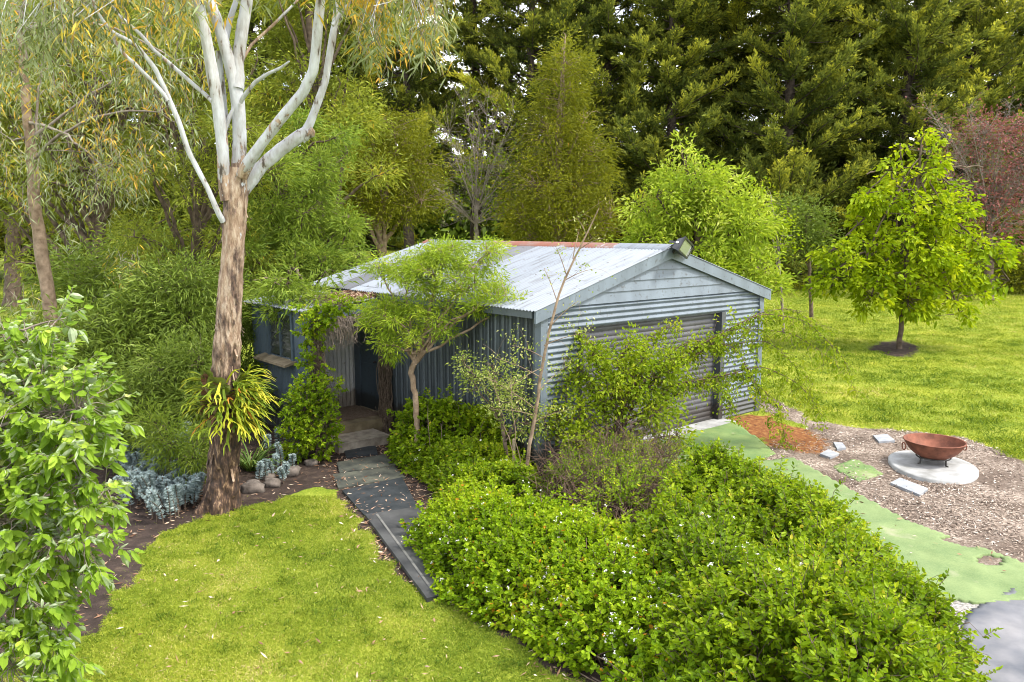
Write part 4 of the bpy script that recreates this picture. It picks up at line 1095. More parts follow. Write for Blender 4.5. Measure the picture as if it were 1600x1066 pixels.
shrub('bushy dark shrub at the left of the blue spurge', 190, 13.0, pb((185,640,13,48),(215,680,12.7,35),(150,660,13,35)), 170, 34, .16, 64, tone=(.50,.24), Ln=.13, W=.024, group=GR)
shrub('bright narrow-leaved shrub growing up through the blue spurge', 260, 11.9, pb((265,690,11.9,34),(300,715,11.7,30),(235,665,12,28),(315,690,11.9,26)), 130, 34, .12, 65, mat='lush', tone=(.50,.24), Ln=.11, W=.017, group=GR)
shrub('tall dark shrub between the gum trunk and the room wall', 400, 16.8, pb((398,520,16.8,26),(388,580,16.2,26),(410,480,17,24),(395,620,15.6,26)), 150, 32, .16, 66, tone=(.40,.2), Ln=.14, W=.026, group=GR)
shrub('shrub beneath the wattle left of the gum trunk', 320, 17.0, pb((320,520,17,40),(280,550,16.6,35),(335,470,17,35)), 200, 32, .2, 67, tone=(.50,.24), group=GR)
shrub('low shrub in the shade behind the apple tree', 60, 18, pb((40,560,18,50),(90,540,18,40)), 140, 32, .22, 68, tone=(.50,.24), group=GR)
shrub('sparse shrub at the top of the left bank under the dark wattle', 210, 21, pb((210,420,21,55),(160,450,21,50),(260,400,21,45),(110,430,21.5,45)), 260, 34, .28, 69, tone=(.50,.24), Ln=.2, W=.04, group=GR)

# blue-grey spurge clumps: upright foxtail stems
def spurge(label, spots, seed):
    pts = np.array(spots); c = pts[:, :2].mean(0); b = np.array([c[0], c[1], float(gh(*c))]); rng = RNG(seed)
    root = thing('spurge', label, 'plant', b, 0, 'blue-grey spurge clumps'); st = MB(); lv = MB()
    for x, y, h, lean in spots:
        z0 = float(gh(x, y)); p0 = np.array([x, y, z0]); a = rng.uniform(0, 2*pi)
        p1 = p0 + np.array([math.cos(a)*lean*.5, math.sin(a)*lean*.5 - lean*.45, h])
        path = bez(p0, p0 + [0, 0, h*.7], p1, 8) - b; st.tube(path, np.linspace(.012, .008, 8), 5)
        n = 190; f = (.42 if h > .45 else .12) + (.58 if h > .45 else .88) * rng.random(n) ** .7; k = f * 7; i0 = np.clip(k.astype(int), 0, 6); pc = path[i0] + (path[i0+1]-path[i0]) * (k-i0)[:, None]
        tgv = unit(path[i0+1]-path[i0]); r = unit(rng.normal(size=(n, 3))); r = unit(r - tgv*(r*tgv).sum(1, keepdims=True))
        add_leaves(lv, pc, unit(r + tgv*.45), .066*(1.15-.5*(f>.93)), .021, np.clip(rng.normal(.5, .22, n), 0, 1), rng, 'quad', droop=.1)
    st.build('stems', M['twig'], root); lv.build('foliage', M['bluefol'], root)
rng = RNG(71); sp = []
for k in range(165):
    x_, y_ = rng.uniform(186, 318), rng.uniform(705, 803)
    if (x_-252)**2/66**2 + (y_-752)**2/50**2 > 1: continue
    p = at(x_, y_ + 18); sp.append((p[0], p[1], rng.uniform(.28, .52), rng.uniform(.08, .3)))
for k in range(64):
    p = at(rng.uniform(188, 310), rng.uniform(712, 765)); sp.append((p[0], p[1]+.15, rng.uniform(.5, .85), rng.uniform(.05, .2)))
spurge('large blue-grey spurge clump left of the gum trunk', sp, 72)
sp = []
for x_, y_, h in ((440,705,.42),(452,690,.5),(463,695,.45),(432,715,.35),(425,722,.3),(415,725,.34),(447,722,.28),(436,690,.55),(458,715,.33),(420,700,.5),(405,730,.35),(443,730,.25)):
    p = at(x_, y_ + 25); sp.append((p[0], p[1], h, .12))
spurge('small blue-grey spurge clump right of the gum trunk, by the porch', sp, 73)

def strap_plant(name, label, cat, base, n, ln, w, seed, mat='strap', up=1.0, grav=1.4):
    rng = RNG(seed); root = thing(name, label, cat, base); mb = MB()
    for k in range(n):
        a = rng.uniform(0, 2*pi); o_ = np.array([math.cos(a), math.sin(a), 0])
        strap(mb, o_*rng.uniform(0, .10), unit(o_*rng.uniform(.3, .9) + np.array([0, 0, up])), ln*rng.uniform(.6, 1.15), w, w*.55, grav, np.clip(rng.normal(.55, .25), 0, 1), rng, 9)
    mb.build('leaves', M[mat], root); return root
p = at(392, 735); strap_plant('strap_leaf_plant', 'dark strappy plant arching beside the right side of the gum trunk', 'plant', p, 70, .75, .03, 75)
p = at(455, 722); strap_plant('strap_leaf_plant', 'small strappy green plant at the foot of the porch vine', 'plant', p + [0, .1, 0], 26, .42, .03, 76)
p = at(735, 790); strap_plant('grass_tuft', 'long grassy tuft among the low shrubs left of the stake', 'grass tuft', p + [0, .2, 0], 80, .6, .010, 77, 'lush')
p = at(820, 800); strap_plant('grass_tuft', 'grassy tuft at the foot of the bare sapling', 'grass tuft', p, 70, .45, .010, 78, 'lush')
# canna-like paddle leaves
p = at(790, 742); cn_ = thing('paddle_leaf_plant', 'plant with a few broad upright paddle leaves beside the stake', 'plant', p); rng = RNG(79); mb = MB(); sm_ = MB()
for k in range(6):
    a = rng.uniform(0, 2*pi); o_ = np.array([math.cos(a), math.sin(a)*.5, 0]); h = rng.uniform(.25, .5)
    sm_.tube([(0, 0, 0), o_*.05 + [0, 0, h*.6], o_*.1 + [0, 0, h]], .010, 6)
    strap(mb, o_*.1 + np.array([0, 0, h]), unit(o_*.6 + np.array([0, 0, .9])), .5, .05, .12, 1.2, rng.uniform(.5, 1), rng, 9)
sm_.build('stalks', M['lush'], cn_); mb.build('leaves', M['lush'], cn_)

# ------------------------------------------------------------------ apple tree in the near left corner
def shoots(lv, tw, cc, outd, rng, per, slen, Ln, W, tone, shape='oval', tvar=.2, droop=.25, twr=.005):
    """leafy shoots: each cluster is a short stem with leaves set along it"""
    N = len(cc); tip = cc + outd * slen * (.6 + .8 * rng.random((N, 1)))
    if tw is not None: add_twigs(tw, cc, tip, twr, twr * .4, rng, .06)
    n = N * per; i = np.repeat(np.arange(N), per); f = (np.tile(np.arange(per), N) + rng.random(n)) / per
    c = cc[i] * (1 - f[:, None]) + tip[i] * f[:, None]
    r = unit(rng.normal(size=(n, 3))); ax = outd[i]; r = unit(r - ax * (r * ax).sum(1, keepdims=True))
    d = unit(r * (1.05 - .55 * f[:, None]) + ax * (.35 + .6 * f[:, None]) + np.array([0, 0, -.12]))
    ct = np.clip(rng.normal(tone, tvar, N) + (fbm(cc[:, 0] * 1.4 + 7, cc[:, 1] * 1.4 + cc[:, 2], 45) - .5) * .9, 0, 1)
    t = np.clip(ct[i] * .65 + rng.normal(tone, .17, n) * .35 + .18 * (f - .5), 0, .97)
    t[rng.random(n) < .012] = 1.0
    add_leaves(lv, c, d, Ln * (.42 + .78 * rng.random(n)) * (1.1 - .35 * f), W * (.75 + .4 * rng.random(n)) * (1.1 - .35 * f), t, rng, shape, droop=droop, upright=1.6)

ab = np.array([-4.9, 6.2, float(gh(-4.9, 6.2))])
rng = RNG(81)
apple = thing('apple_tree', 'bright broad-leaved apple tree filling the lower left corner', 'tree', ab)
B = np.array(pb((10,560,6.2,70),(70,600,6.1,60),(120,640,6.0,62),(20,690,6.0,110),(110,715,5.9,62),(165,765,5.9,34),(40,810,5.8,110),(125,845,5.8,55),(30,930,5.7,90),(85,1000,5.7,48),(20,1040,5.6,80),(90,500,6.3,26),(-70,700,6.2,120),(-90,900,5.9,130)))
tp = smooth_path(np.array([[*ab, .075], [ab[0]+.1, ab[1]-.05, .5, .06], [ab[0]+.3, ab[1]-.15, 1.3, .045], [ab[0]+.45, ab[1]-.1, 2.1, .03], [ab[0]+.75, ab[1], 2.8, .012]]), 24)
tb = MB(); tb.tube(tp[:, :3] - ab, tp[:, 3], 10); tb.build('trunk', M['twiggrey'], apple)
lb = MB(); lv = MB(); samp = [tp[8:, :3]]
for q in B:
    j = np.argmin(np.abs(tp[:, 2] - (q[2] - .45))); s = tp[j]
    pth = bez(s[:3], (s[:3] + q[:3]) / 2 + [0, 0, .15], q[:3], 12); lb.tube(pth - ab, np.linspace(min(.025, s[3]), .006, 12), 6); samp.append(pth[3:])
samp = np.vstack(samp)
n = 1000; wg = (B[:, 3] ** 2.2); bi = rng.choice(len(B), n, p=wg / wg.sum()); dv = unit(rng.normal(size=(n, 3)))
cc = B[bi, :3] + dv * B[bi, 3:6] * (.35 + .65 * rng.random((n, 1)) ** .6)
j = np.array([np.linalg.norm(samp - q, axis=1).argmin() for q in cc]); add_twigs(lb, samp[j] - ab, cc - ab, .006, .003, rng)
od = unit(unit(cc - samp[j]) * .6 + dv * .7 + np.array([0, 0, .35]))
shoots(lv, lb, cc - ab, od, rng, 11, .17, .115, .060, .50, 'oval', .22, .45, .0035)
lb.build('branches', M['twiggrey'], apple); lv.build('crown', M['apple'], apple)

# ------------------------------------------------------------------ hedges and ground shrubs as mounds of leafy shoots
def mound(name, label, cat, poly, hmax, edge, nsh, per, slen, Ln, W, mat, seed, tone=.5, tvar=.2, lump=.3, flowers=0, stems=260, group=None, gap=0.0, twm='twig', depth=.14, fpoly=None, shape='oval', droop=.2, hfun=None):
    poly = np.asarray(poly, float)[:, :2]; rng = RNG(seed); c = poly.mean(0); b = np.array([c[0], c[1], float(gh(*c))])
    root = thing(name, label, cat, b, 0, group)
    def H(x, y):
        d = polydist(x, y, poly) + (fbm(x * 1.8, y * 1.8, seed) - .5) * .3
        e = np.clip(d / edge, 0, 1); h = np.clip(1 - (1 - e) ** 2, 0, 1) ** .62
        hm = hmax * (1 + lump * (fbm(x * 1.3, y * 1.3, seed + 5) - .5) * 2 + .22 * (vnoise(x * 4.5, y * 4.5, seed + 9) - .5))
        if hfun is not None: hm = hm * hfun(x, y)
        return h * hm, d
    lo = poly.min(0) - .2; hi = poly.max(0) + .2
    X = rng.uniform(lo[0], hi[0], nsh * 9); Y = rng.uniform(lo[1], hi[1], nsh * 9)
    h, d = H(X, Y); e_ = .03
    hx_ = (H(X + e_, Y)[0] - h) / e_; hy_ = (H(X, Y + e_)[0] - h) / e_
    area = np.sqrt(1 + np.minimum(hx_ ** 2 + hy_ ** 2, 30)); area[d <= 0] = 0
    if gap: area *= sstep(gap - .08, gap + .10, fbm(X * 2.6, Y * 2.6, seed + 21) + .25 * (vnoise(X * 11, Y * 11, seed + 3) - .5))
    k = rng.choice(len(X), nsh, p=area / area.sum(), replace=False)
    X, Y, h, hx_, hy_ = X[k], Y[k], h[k], hx_[k], hy_[k]
    nrm = unit(np.stack([-hx_, -hy_, np.ones_like(h)], -1)); nrm[:, 2] = np.maximum(nrm[:, 2], .12); nrm = unit(nrm)
    sl = np.sqrt(hx_ ** 2 + hy_ ** 2)
    z = gh(X, Y) + h * np.where(sl > 1.2, rng.uniform(.25, 1, nsh), 1.0)
    p = np.stack([X, Y, z], -1) - nrm * (rng.random((nsh, 1)) ** 1.3 * depth)
    od = unit(nrm + rng.normal(size=(nsh, 3)) * .42 + np.array([0, 0, .30]))
    out_ = rng.random((nsh, 1)) < .05
    p = p + np.where(out_, od * rng.uniform(.05, .24, (nsh, 1)), 0)
    lv = MB(); tw = MB()
    shoots(lv, tw, p - b, od, rng, per, slen, Ln, W, tone, shape, tvar, droop, .0035)
    # stems from the ground to the canopy
    m = min(stems, nsh); q = p[rng.choice(nsh, m, replace=False)]
    a0 = np.stack([q[:, 0] * .75 + c[0] * .25 + rng.normal(0, .1, m), q[:, 1] * .75 + c[1] * .25 + rng.normal(0, .1, m), np.zeros(m)], -1); a0[:, 2] = gh(a0[:, 0], a0[:, 1]) - .03
    add_twigs(tw, a0 - b, q - b, .009, .003, rng, .14)
    tw.build('stems', M[twm], root); lv.build('foliage', M[mat], root)
    if flowers:
        top = np.where((nrm[:, 2] > .35))[0]
        if fpoly is not None: top = top[polydist(X[top], Y[top], fpoly) > 0]
        # flowers gather in loose drifts
        wgt = np.clip(fbm(X[top] * 1.6, Y[top] * 1.6, seed + 40) - .38, .02, 1) ** 1.5
        s_ = rng.choice(top, min(flowers, len(top)), replace=False, p=wgt / wgt.sum())
        fl_ = MB(); fp = p[s_] - b + od[s_] * slen * 1.05 + nrm[s_] * .02
        for o_ in range(6):
            cpos = fp + rng.normal(size=fp.shape) * .006; az = o_ * 2 * pi / 5 + rng.random(len(fp)) * .5
            t1 = unit(np.cross(nrm[s_], np.array([.3, .2, .9]))); t2 = np.cross(nrm[s_], t1)
            if o_ == 5: dd_ = nrm[s_]
            else: dd_ = t1 * np.cos(az)[:, None] + t2 * np.sin(az)[:, None] + nrm[s_] * .35
            add_leaves(fl_, cpos, unit(dd_), .021, .015, rng.random(len(fp)), rng, 'quad', upright=3)
        fl_.build('blossom', M['petal'], root)
    return root
GER = [(-1.12,10.6),(-1.22,9.9),(-1.12,9.2),(-.82,8.3),(-.2,7.55),(.3,6.75),(.95,5.75),(1.6,4.95),(2.2,5.7),(2.1,7.0),(1.8,8.2),(1.2,9.2),(.5,9.8),(0,10.4),(-.5,10.7)]
PRI = [(.95,5.4),(1.9,4.3),(2.9,4.0),(3.3,5.0),(3.65,6.1),(3.85,7.2),(3.8,8.5),(3.3,9.7),(2.8,10.8),(2.1,10.6),(1.55,8.9),(1.05,7.9),(1.2,7.0)]
mound('flowering_shrub', 'low bright green geranium bush dotted with white flowers beside the mat path', 'shrub', GER, .56, 1.0, 9000, 9, .10, .066, .046, 'geran', 91, .52, .22, .42, flowers=360, depth=.17, gap=.31, stems=800)
mound('privet_bush', 'large glossy green privet bush reaching the driveway in the foreground', 'shrub', PRI, .86, 1.05, 9600, 10, .15, .074, .040, 'hedge', 92, .46, .25, .42, depth=.28, gap=.36, stems=1300, flowers=36, fpoly=[(1.3,5.6),(2.3,5.2),(2.4,7.0),(1.6,7.6)])
# long shoots standing out of the privet
mound('leafy_shrub', 'knee-high leafy shrubs between the path and the bare sapling', 'shrub', [(-1.75,12.9),(-1.25,11.9),(-1.02,10.9),(-.5,10.6),(.1,10.5),(.45,10.9),(.3,11.8),(-.2,12.9),(-.8,13.3),(-1.3,13.4)], .50, .5, 3300, 8, .11, .072, .048, 'hedge', 93, .52, .22, .4, gap=.34, depth=.16, flowers=40, stems=300)
mound('wall_shrub', 'waist-high green shrub against the dark side wall of the shed', 'shrub', [(-2.15,14.2),(-2.0,13.2),(-1.4,12.7),(-.7,12.6),(0.0,12.2),(.25,12.4),(-.3,13.2),(-1.2,14.0),(-1.9,14.75)], .95, .45, 2800, 9, .13, .085, .058, 'hedge', 94, .46, .22, .35, gap=.28, depth=.2, stems=200)
mound('dry_bramble', 'brown twiggy bramble with few leaves in front of the garage corner', 'shrub', [(.3,10.6),(.8,9.3),(1.3,8.3),(1.8,9.0),(2.2,10.3),(2.4,11.6),(1.6,12.2),(.9,12.2),(.4,11.6)], .62, .5, 2100, 7, .12, .05, .03, 'vine', 95, .5, .25, .4, gap=.36, depth=.3, stems=1300, twm='redtwig')
# tangle of bare stems in the bramble
rng = RNG(96); n = 1900
poly = np.array([(.3,10.6),(.8,9.3),(1.3,8.3),(1.8,9.0),(2.3,10.5),(2.4,11.8),(1.6,12.3),(.9,12.3),(.4,11.6)])
X = rng.uniform(.2, 2.5, n*3); Y = rng.uniform(8.2, 12.4, n*3); k = polydist(X, Y, poly) > .05; X, Y = X[k][:n], Y[k][:n]; m_ = len(X)
a0 = np.stack([X, Y, gh(X, Y) + rng.uniform(0, .5, m_)], -1); b0_ = a0 + np.stack([rng.normal(0, .25, m_), rng.normal(0, .25, m_), rng.normal(.12, .2, m_)], -1); b0_[:, 2] = np.maximum(b0_[:, 2], gh(b0_[:, 0], b0_[:, 1]) + .02)
mb = MB(); add_twigs(mb, a0, b0_, .005, .002, rng, .25); o = mb.build('dead_twigs', M['redtwig']); tag(o, 'tangle of dead brown stems under the arching shrub', 'dead twigs', kind='stuff')

# ------------------------------------------------------------------ small trees and shrubs against the shed
ac = np.array([-1.58, 13.05, float(gh(-1.58, 13.05))])
q = [[*ac, .06]] + [[*P(x, y, 13.05), w*.5*13.05/FPX] for x, y, w in ((652,672,9.5),(650,630,9),(646,600,9),(640,580,9.5),(650,565,9.5),(664,548,9))]
make_tree('small_acacia', 'small crooked-stemmed acacia with feathery crown over the shed eave', 'tree', ac, q,
    pb((640,505,13.0,46,.9,.8),(690,500,12.9,38,.9,.8),(600,490,13.1,38,.9,.8),(610,540,13.0,24),(680,430,13.1,60,1,.7),(740,440,13.0,55,1,.65),(630,420,13.3,48,1,.6),(790,460,12.9,38,1,.7),(700,395,13.3,48,1,.45),(765,395,13.2,30,1,.7),(590,415,13.6,26,1,.6),(760,475,12.8,30,1,.6),(812,480,12.9,20)), 340, 54, .10, 'acacia', .10, .018, 'barktan', 101, tone=(.52,.22), twig_r=.009, trunk_n=10, limb_r=.028, squash=.6, shell=.3, leafname='crown', limb_from=.8)
# bare sapling with a few leaves
sb = at(818, 770)
q = [[*sb, .042]] + [[*P(x, y, 11.35), w*.5*11.35/FPX] for x, y, w in ((826,700,10),(838,640,9),(847,570,8),(858,520,7),(876,450,6),(900,400,5),(922,355,3.5),(936,325,2))]
def sap_extra(lv, lb, root, rng, base):
    t_ = []
    for x0, y0, x1, y1 in ((870,470,850,420),(885,430,868,385),(895,405,905,360),(915,365,900,340),(860,510,905,470),(850,560,800,540),(845,590,775,560),(838,640,760,590),(850,540,920,520),(880,440,930,420),(905,390,945,372),(842,610,890,570),(836,650,770,640),(847,575,790,610),(835,660,890,640)):
        a_ = P(x0, y0, 11.35) - base; b_ = P(x1, y1, 11.35 + rng.uniform(-.35, .35)) - base
        pth = bez(a_, (a_ + b_)/2 + [0, 0, .06], b_, 8); lb.tube(pth, np.linspace(.008, .0025, 8), 5)
        k = 7; s_ = pth[rng.integers(2, 8, k)]; e_ = s_ + rng.normal(size=(k, 3))*.12 + [0, 0, .05]; add_twigs(lb, s_, e_, .0025, .0012, rng); t_ += list(e_) + list(pth[4:])
    t_ = np.array(t_); low = t_[t_[:, 2] < 2.35 - base[2]]
    for pts_, per in ((t_, 2), (low, 7)):
        n = len(pts_)*per; i = np.repeat(np.arange(len(pts_)), per)
        add_leaves(lv, pts_[i] + rng.normal(size=(n, 3))*.05, unit(rng.normal(size=(n, 3)) + [0, 0, -.3]), .045, .024, np.clip(rng.normal(.55, .25, n), 0, 1), rng, 'fold', droop=.1)
make_tree('bare_sapling', 'thin leaning sapling with nearly bare twigs in front of the shed corner', 'tree', sb, [[a_, b_, c_, d_*.62] for a_, b_, c_, d_ in q], pb((800,600,11.2,30),(770,585,11.3,18)), 18, 10, .06, 'pale', .035, .018, 'barktan', 102, extra=sap_extra, twig_r=.004, limb_r=.008, leafname='leaves')
shrub('pale cream-leaved shrub below the bare sapling', 800, 11.9, pb((770,580,11.9,22),(740,600,12.0,24),(805,610,11.8,30),(830,660,11.7,30),(780,640,11.8,30),(725,565,12.2,16)), 170, 13, .10, 103, mat='pale', Ln=.048, W=.028, shape='fold', tone=(.45,.25))
# arching shrub before the roller door
wb = np.array([1.35, 12.25, float(gh(1.35, 12.25))])
def weep_extra(lv, lb, root, rng, base):
    T = []
    arcs = [([(965,690),(985,620),(1060,555),(1150,512),(1240,520),(1305,565)], .9), ([(965,680),(1010,600),(1100,545),(1200,530),(1270,600)], .8), ([(970,690),(1000,590),(1075,530),(1150,540),(1190,620)], .5),
            ([(960,690),(930,600),(890,560),(850,540)], .3), ([(965,690),(985,590),(1010,530),(1060,500)], .4), ([(970,690),(1050,600),(1120,590),(1150,640)], .4), ([(965,690),(960,600),(930,540),(895,515)], .3), ([(980,640),(1080,560),(1180,490),(1235,480),(1280,510)], .9), ([(975,660),(1090,600),(1190,570),(1250,600),(1285,650)], 1.0),
            ([(985,630),(1090,540),(1190,488),(1260,500),(1320,560),(1335,610)], 1.1), ([(975,660),(1060,600),(1160,580),(1215,630),(1230,700)], .8)]
    for pix, dy in arcs:
        q = np.array([P(x, y, 12.2 + dy*k/(len(pix)-1)) for k, (x, y) in enumerate(pix)]) - base; pth = smooth_path(q, 40)
        lb.tube(pth, np.linspace(.016, .003, 40), 6)
        for k in range(7, 40):
            for _ in range(2):
                s_ = pth[k]; dn = np.array([rng.normal(0, .14), rng.normal(0, .14), -rng.uniform(.02, .34)]) if k > 16 else rng.normal(size=3)*.16 + [0, 0, .05]
                T.append((s_, s_ + dn))
    a_ = np.array([t[0] for t in T]); b_ = np.array([t[1] for t in T]); add_twigs(lb, a_, b_, .004, .0015, rng, .15)
    per = 14; n = len(T)*per; i = np.repeat(np.arange(len(T)), per); f = rng.random((n, 1))
    ct = np.clip(rng.normal(.55, .22, len(T)), 0, 1)
    add_leaves(lv, a_[i]*(1-f) + b_[i]*f + rng.normal(size=(n, 3))*.035, unit(rng.normal(size=(n, 3))*.7 + [0, 0, -.5]), .065*(.6+.6*rng.random(n)), .034, np.clip(ct[i]*.6 + rng.normal(.5, .2, n)*.4, 0, 1), rng, 'fold', droop=.15)
make_tree('arching_shrub', 'arching green shrub whose long weeping branch sweeps across the roller door', 'shrub', wb, [[*wb, .05], [*P(965,660,12.2), .035], [*P(985,610,12.2), .03], [*P(1000,570,12.2), .02]],
    pb((940,620,12.0,42),(1000,600,12.1,50),(960,570,12.1,40),(1040,570,12.2,36),(900,655,11.9,40),(1030,650,12.0,46),(920,560,12.1,26),(985,540,12.2,28),(900,690,11.6,34),(990,700,11.6,36),(1060,690,11.8,30)), 360, 16, .11, 'weep', .075, .042, 'redtwig', 104, shape='fold', tone=(.50,.24), twig_r=.006, extra=weep_extra, limb_r=.016, leafname='foliage', shell=.2)
shrub('small sprig bush at the left foot of the roller door', 870, 12.3, pb((870,640,12.2,24),(880,600,12.2,20),(850,660,12.0,26)), 60, 14, .10, 105, mat='weep', Ln=.055, W=.03, shape='fold', tone=(.5,.2))

# ------------------------------------------------------------------ porch vines
def vine(label, post, z1, blobs, ncl, per, nst, seed, rad=.14):
    b = np.array([post[0], post[1], float(gh(post[0], post[1]))]); rng = RNG(seed); root = thing('porch_vine', label, 'vine', b)
    st = MB()
    for k in range(nst):
        a = rng.uniform(0, 2*pi); r = rad*rng.uniform(.5, 1.2); zz = np.linspace(0, (z1-b[2])*rng.uniform(.55, 1.0), 12)
        pth = np.stack([np.cos(a+zz*rng.uniform(-1.5, 1.5))*r + rng.normal(0, .02, 12), np.sin(a+zz*rng.uniform(-1.5, 1.5))*r + rng.normal(0, .02, 12), zz], -1)
        st.tube(pth, np.linspace(.009, .004, 12), 4, rng.random(), cap=False)
    st.build('stems', M['twig'], root)
    lv = MB(); tw = MB(); B = np.array(blobs); bi = rng.choice(len(B), ncl, p=B[:, 3]**2/(B[:, 3]**2).sum()); dv = unit(rng.normal(size=(ncl, 3)))
    cc = B[bi, :3] + dv*B[bi, 3:6]*(.3+.7*rng.random((ncl, 1))) - b
    s_ = np.stack([rng.normal(0, .06, ncl), rng.normal(0, .06, ncl), np.clip(cc[:, 2]-.15, 0, 9)], -1); far_ = np.linalg.norm(cc-s_, axis=1) > .7
    s_[far_] = cc[far_] - dv[far_]*.3; add_twigs(tw, s_, cc, .004, .002, rng)
    shoots(lv, tw, cc, unit(dv + [0, 0, .1]), rng, per, .10, .072, .05, .52, 'fold', .22, .15, .003)
    tw.build('runners', M['twig'], root); lv.build('foliage', M['vine'], root); return root, b
PL = S(-LW - .02, 4.38, 0); PR = S(-.10, 4.36, 0)
def sb_(rows): return [(*S(u_, v_, z_), r_, r_, r_*kz) for u_, v_, z_, r_, kz in rows]
v1, vb = vine('leafy vine wrapping the left porch post with a green mound at its foot', PL, 2.1,
    pb((492,502,14.0,22),(478,525,14.1,15),(478,565,14.1,10),(505,490,14.0,20),(530,480,14.0,18),(497,560,14.0,18,1,2.2),(470,482,14.2,12),(474,600,13.9,16),(560,476,13.9,10)) + pb((480,640,13.7,46),(510,610,13.8,24),(470,640,13.7,26),(500,680,13.5,38),(465,680,13.5,36),(515,660,13.5,22)), 900, 12, 60, 111)
rng = RNG(112)
mb = MB(); n = 260                                         # dry twigs drooping from the fascia
u_ = rng.uniform(-1.5, -.62, n); a_ = np.stack([S(q_, 4.34 - rng.random()*.05, 2.13 + q_*.1 - rng.random()*.12) for q_ in u_]) - vb
b_ = a_ + np.stack([rng.normal(0, .14, n), rng.normal(-.05, .08, n), -rng.random(n)*.30*np.clip(1.5+u_*-.3, .4, 2)*(.4+.6*(u_ < -.7))], -1)
add_twigs(mb, a_, b_, .004, .002, rng, .3); mb.build('dry_twigs', M['twiggrey'], v1)
v2, vb2 = vine('dry brown vine stems hugging the right porch post', PR, 2.0, pb((590,500,14.5,24),(610,560,14.3,10),(605,640,14.0,10)), 22, 8, 120, 113, .12)

# ------------------------------------------------------------------ trees of the right-hand lawn and the background
rt = at(1405, 545)
def gold_extra(lv, lb, root, rng, base):
    pass
make_tree('golden_tree', 'young golden-green broad-leaved tree alone on the right lawn', 'tree', rt,
    [[*rt, .085], [*P(1407,520,24.2), .07], [*P(1410,480,24.2), .07], [*P(1414,430,24.2), .06], [*P(1420,360,24.2), .05], [*P(1435,280,24.2), .05], [*P(1440,215,24.2), .02]],
    pb((1440,300,24.2,55),(1390,340,24.2,60),(1480,350,24.2,60),(1340,400,24,55),(1430,400,24,70),(1520,410,24.2,52),(1300,440,24,34),(1360,460,23.8,42),(1480,450,23.8,46),(1555,400,24.2,30),(1450,240,24.3,30),(1395,270,24.2,24),(1500,300,24.2,30),(1350,310,24.2,26),(1430,470,23.6,40),(1310,390,24.2,34),(1275,440,24.2,15),(1470,215,24.4,12),(1535,262,24.4,10),(1405,228,24.3,10),(1350,268,24.3,12),(1575,440,24,14),(1500,490,23.6,20)),
    330, 30, .16, 'gold', .17, .10, 'bark', 121, shape='oval', tone=(.58,.22), twig_r=.02, trunk_n=12, limb_r=.05, leafdroop=.4, hang=.05, squash=.75, shell=.35, limb_from=.51)
gt = gpt(1100, 25)
make_tree('ash_tree', 'lush bright green tree directly behind the shed gable', 'tree', gt, [[*gt, .2], [*P(1100,420,25), .15], [*P(1085,330,25), .1], [*P(1070,250,25), .03]],
    pb((1080,280,25,52),(1060,240,25,22),(1040,320,25,50),(1120,310,25,50),(1150,370,24.6,58),(1190,420,24,42),(1080,380,24.6,66),(1020,380,25,42),(1205,455,23.6,30),(1170,330,25,34),(1110,430,24,50),(1050,275,25.2,22),(995,320,25,20),(1155,440,23.8,40)), 430, 40, .22, 'ash', .21, .062, 'bark', 122, tone=(.62,.2), twig_r=.018, limb_r=.06)
# airy little shrub right of it
ob = gpt(1268, 31.5)
make_tree('slim_tree', 'slim dark-trunked small tree between the bright tree and the golden tree', 'tree', ob, [[*ob, .08], [*P(1264,400,31.5), .06], [*P(1258,350,31.5), .04]], pb((1260,345,31.5,34),(1230,330,31.5,26),(1285,370,31.5,26),(1250,380,31.5,30)), 150, 26, .28, 'shrubdk', .18, .05, 'bark', 123, tone=(.5,.2))
ob = gpt(1225, 27.5)
make_tree('leafy_sapling', 'thin sapling with sparse yellow-green leaves at the right edge of the bright tree', 'tree', ob, [[*ob, .05], [*P(1215,380,27.5), .04], [*P(1205,310,27.5), .02]], pb((1205,340,27.5,26),(1190,310,27.5,18),(1220,370,27.5,24)), 60, 12, .2, 'gold', .12, .07, 'twiggrey', 124, shape='fold', tone=(.5,.2))
cb = gpt(872, 33)
make_tree('conical_wattle', 'tall conical olive-green tree rising behind the middle of the roof', 'tree', cb, [[*cb, .24], [*P(870,330,33), .18], [*P(872,240,33), .07], [*P(878,180,33), .02]],
    pb((885,75,33,18,1,1.6),(885,120,33,38),(870,170,33,46),(910,180,33,36),(860,230,33,60),(915,245,33,45),(850,300,32.6,66),(915,310,32.6,54),(880,350,32.4,76),(820,350,32.4,44),(950,350,32.4,40),(885,50,33,9,1,2),(885,95,32.7,26)), 620, 44, .34, 'olive', .21, .045, 'barktan', 125, tone=(.50,.22), twig_r=.02)
rb = gpt(620, 31)
make_tree('olive_wattle', 'rounded olive-green tree behind the left end of the roof', 'tree', rb, [[*rb, .2], [*P(590,350,31), .15], [*P(605,290,31), .1], [*P(620,230,31), .04]],
    pb((620,220,31,46),(660,260,31,38),(580,240,31,42),(610,290,30.6,60),(660,305,30.6,32),(560,300,30.6,38),(600,195,31,24),(540,250,31,30)), 400, 44, .32, 'olive', .2, .045, 'barktan', 126, tone=(.46,.2), twig_r=.02)
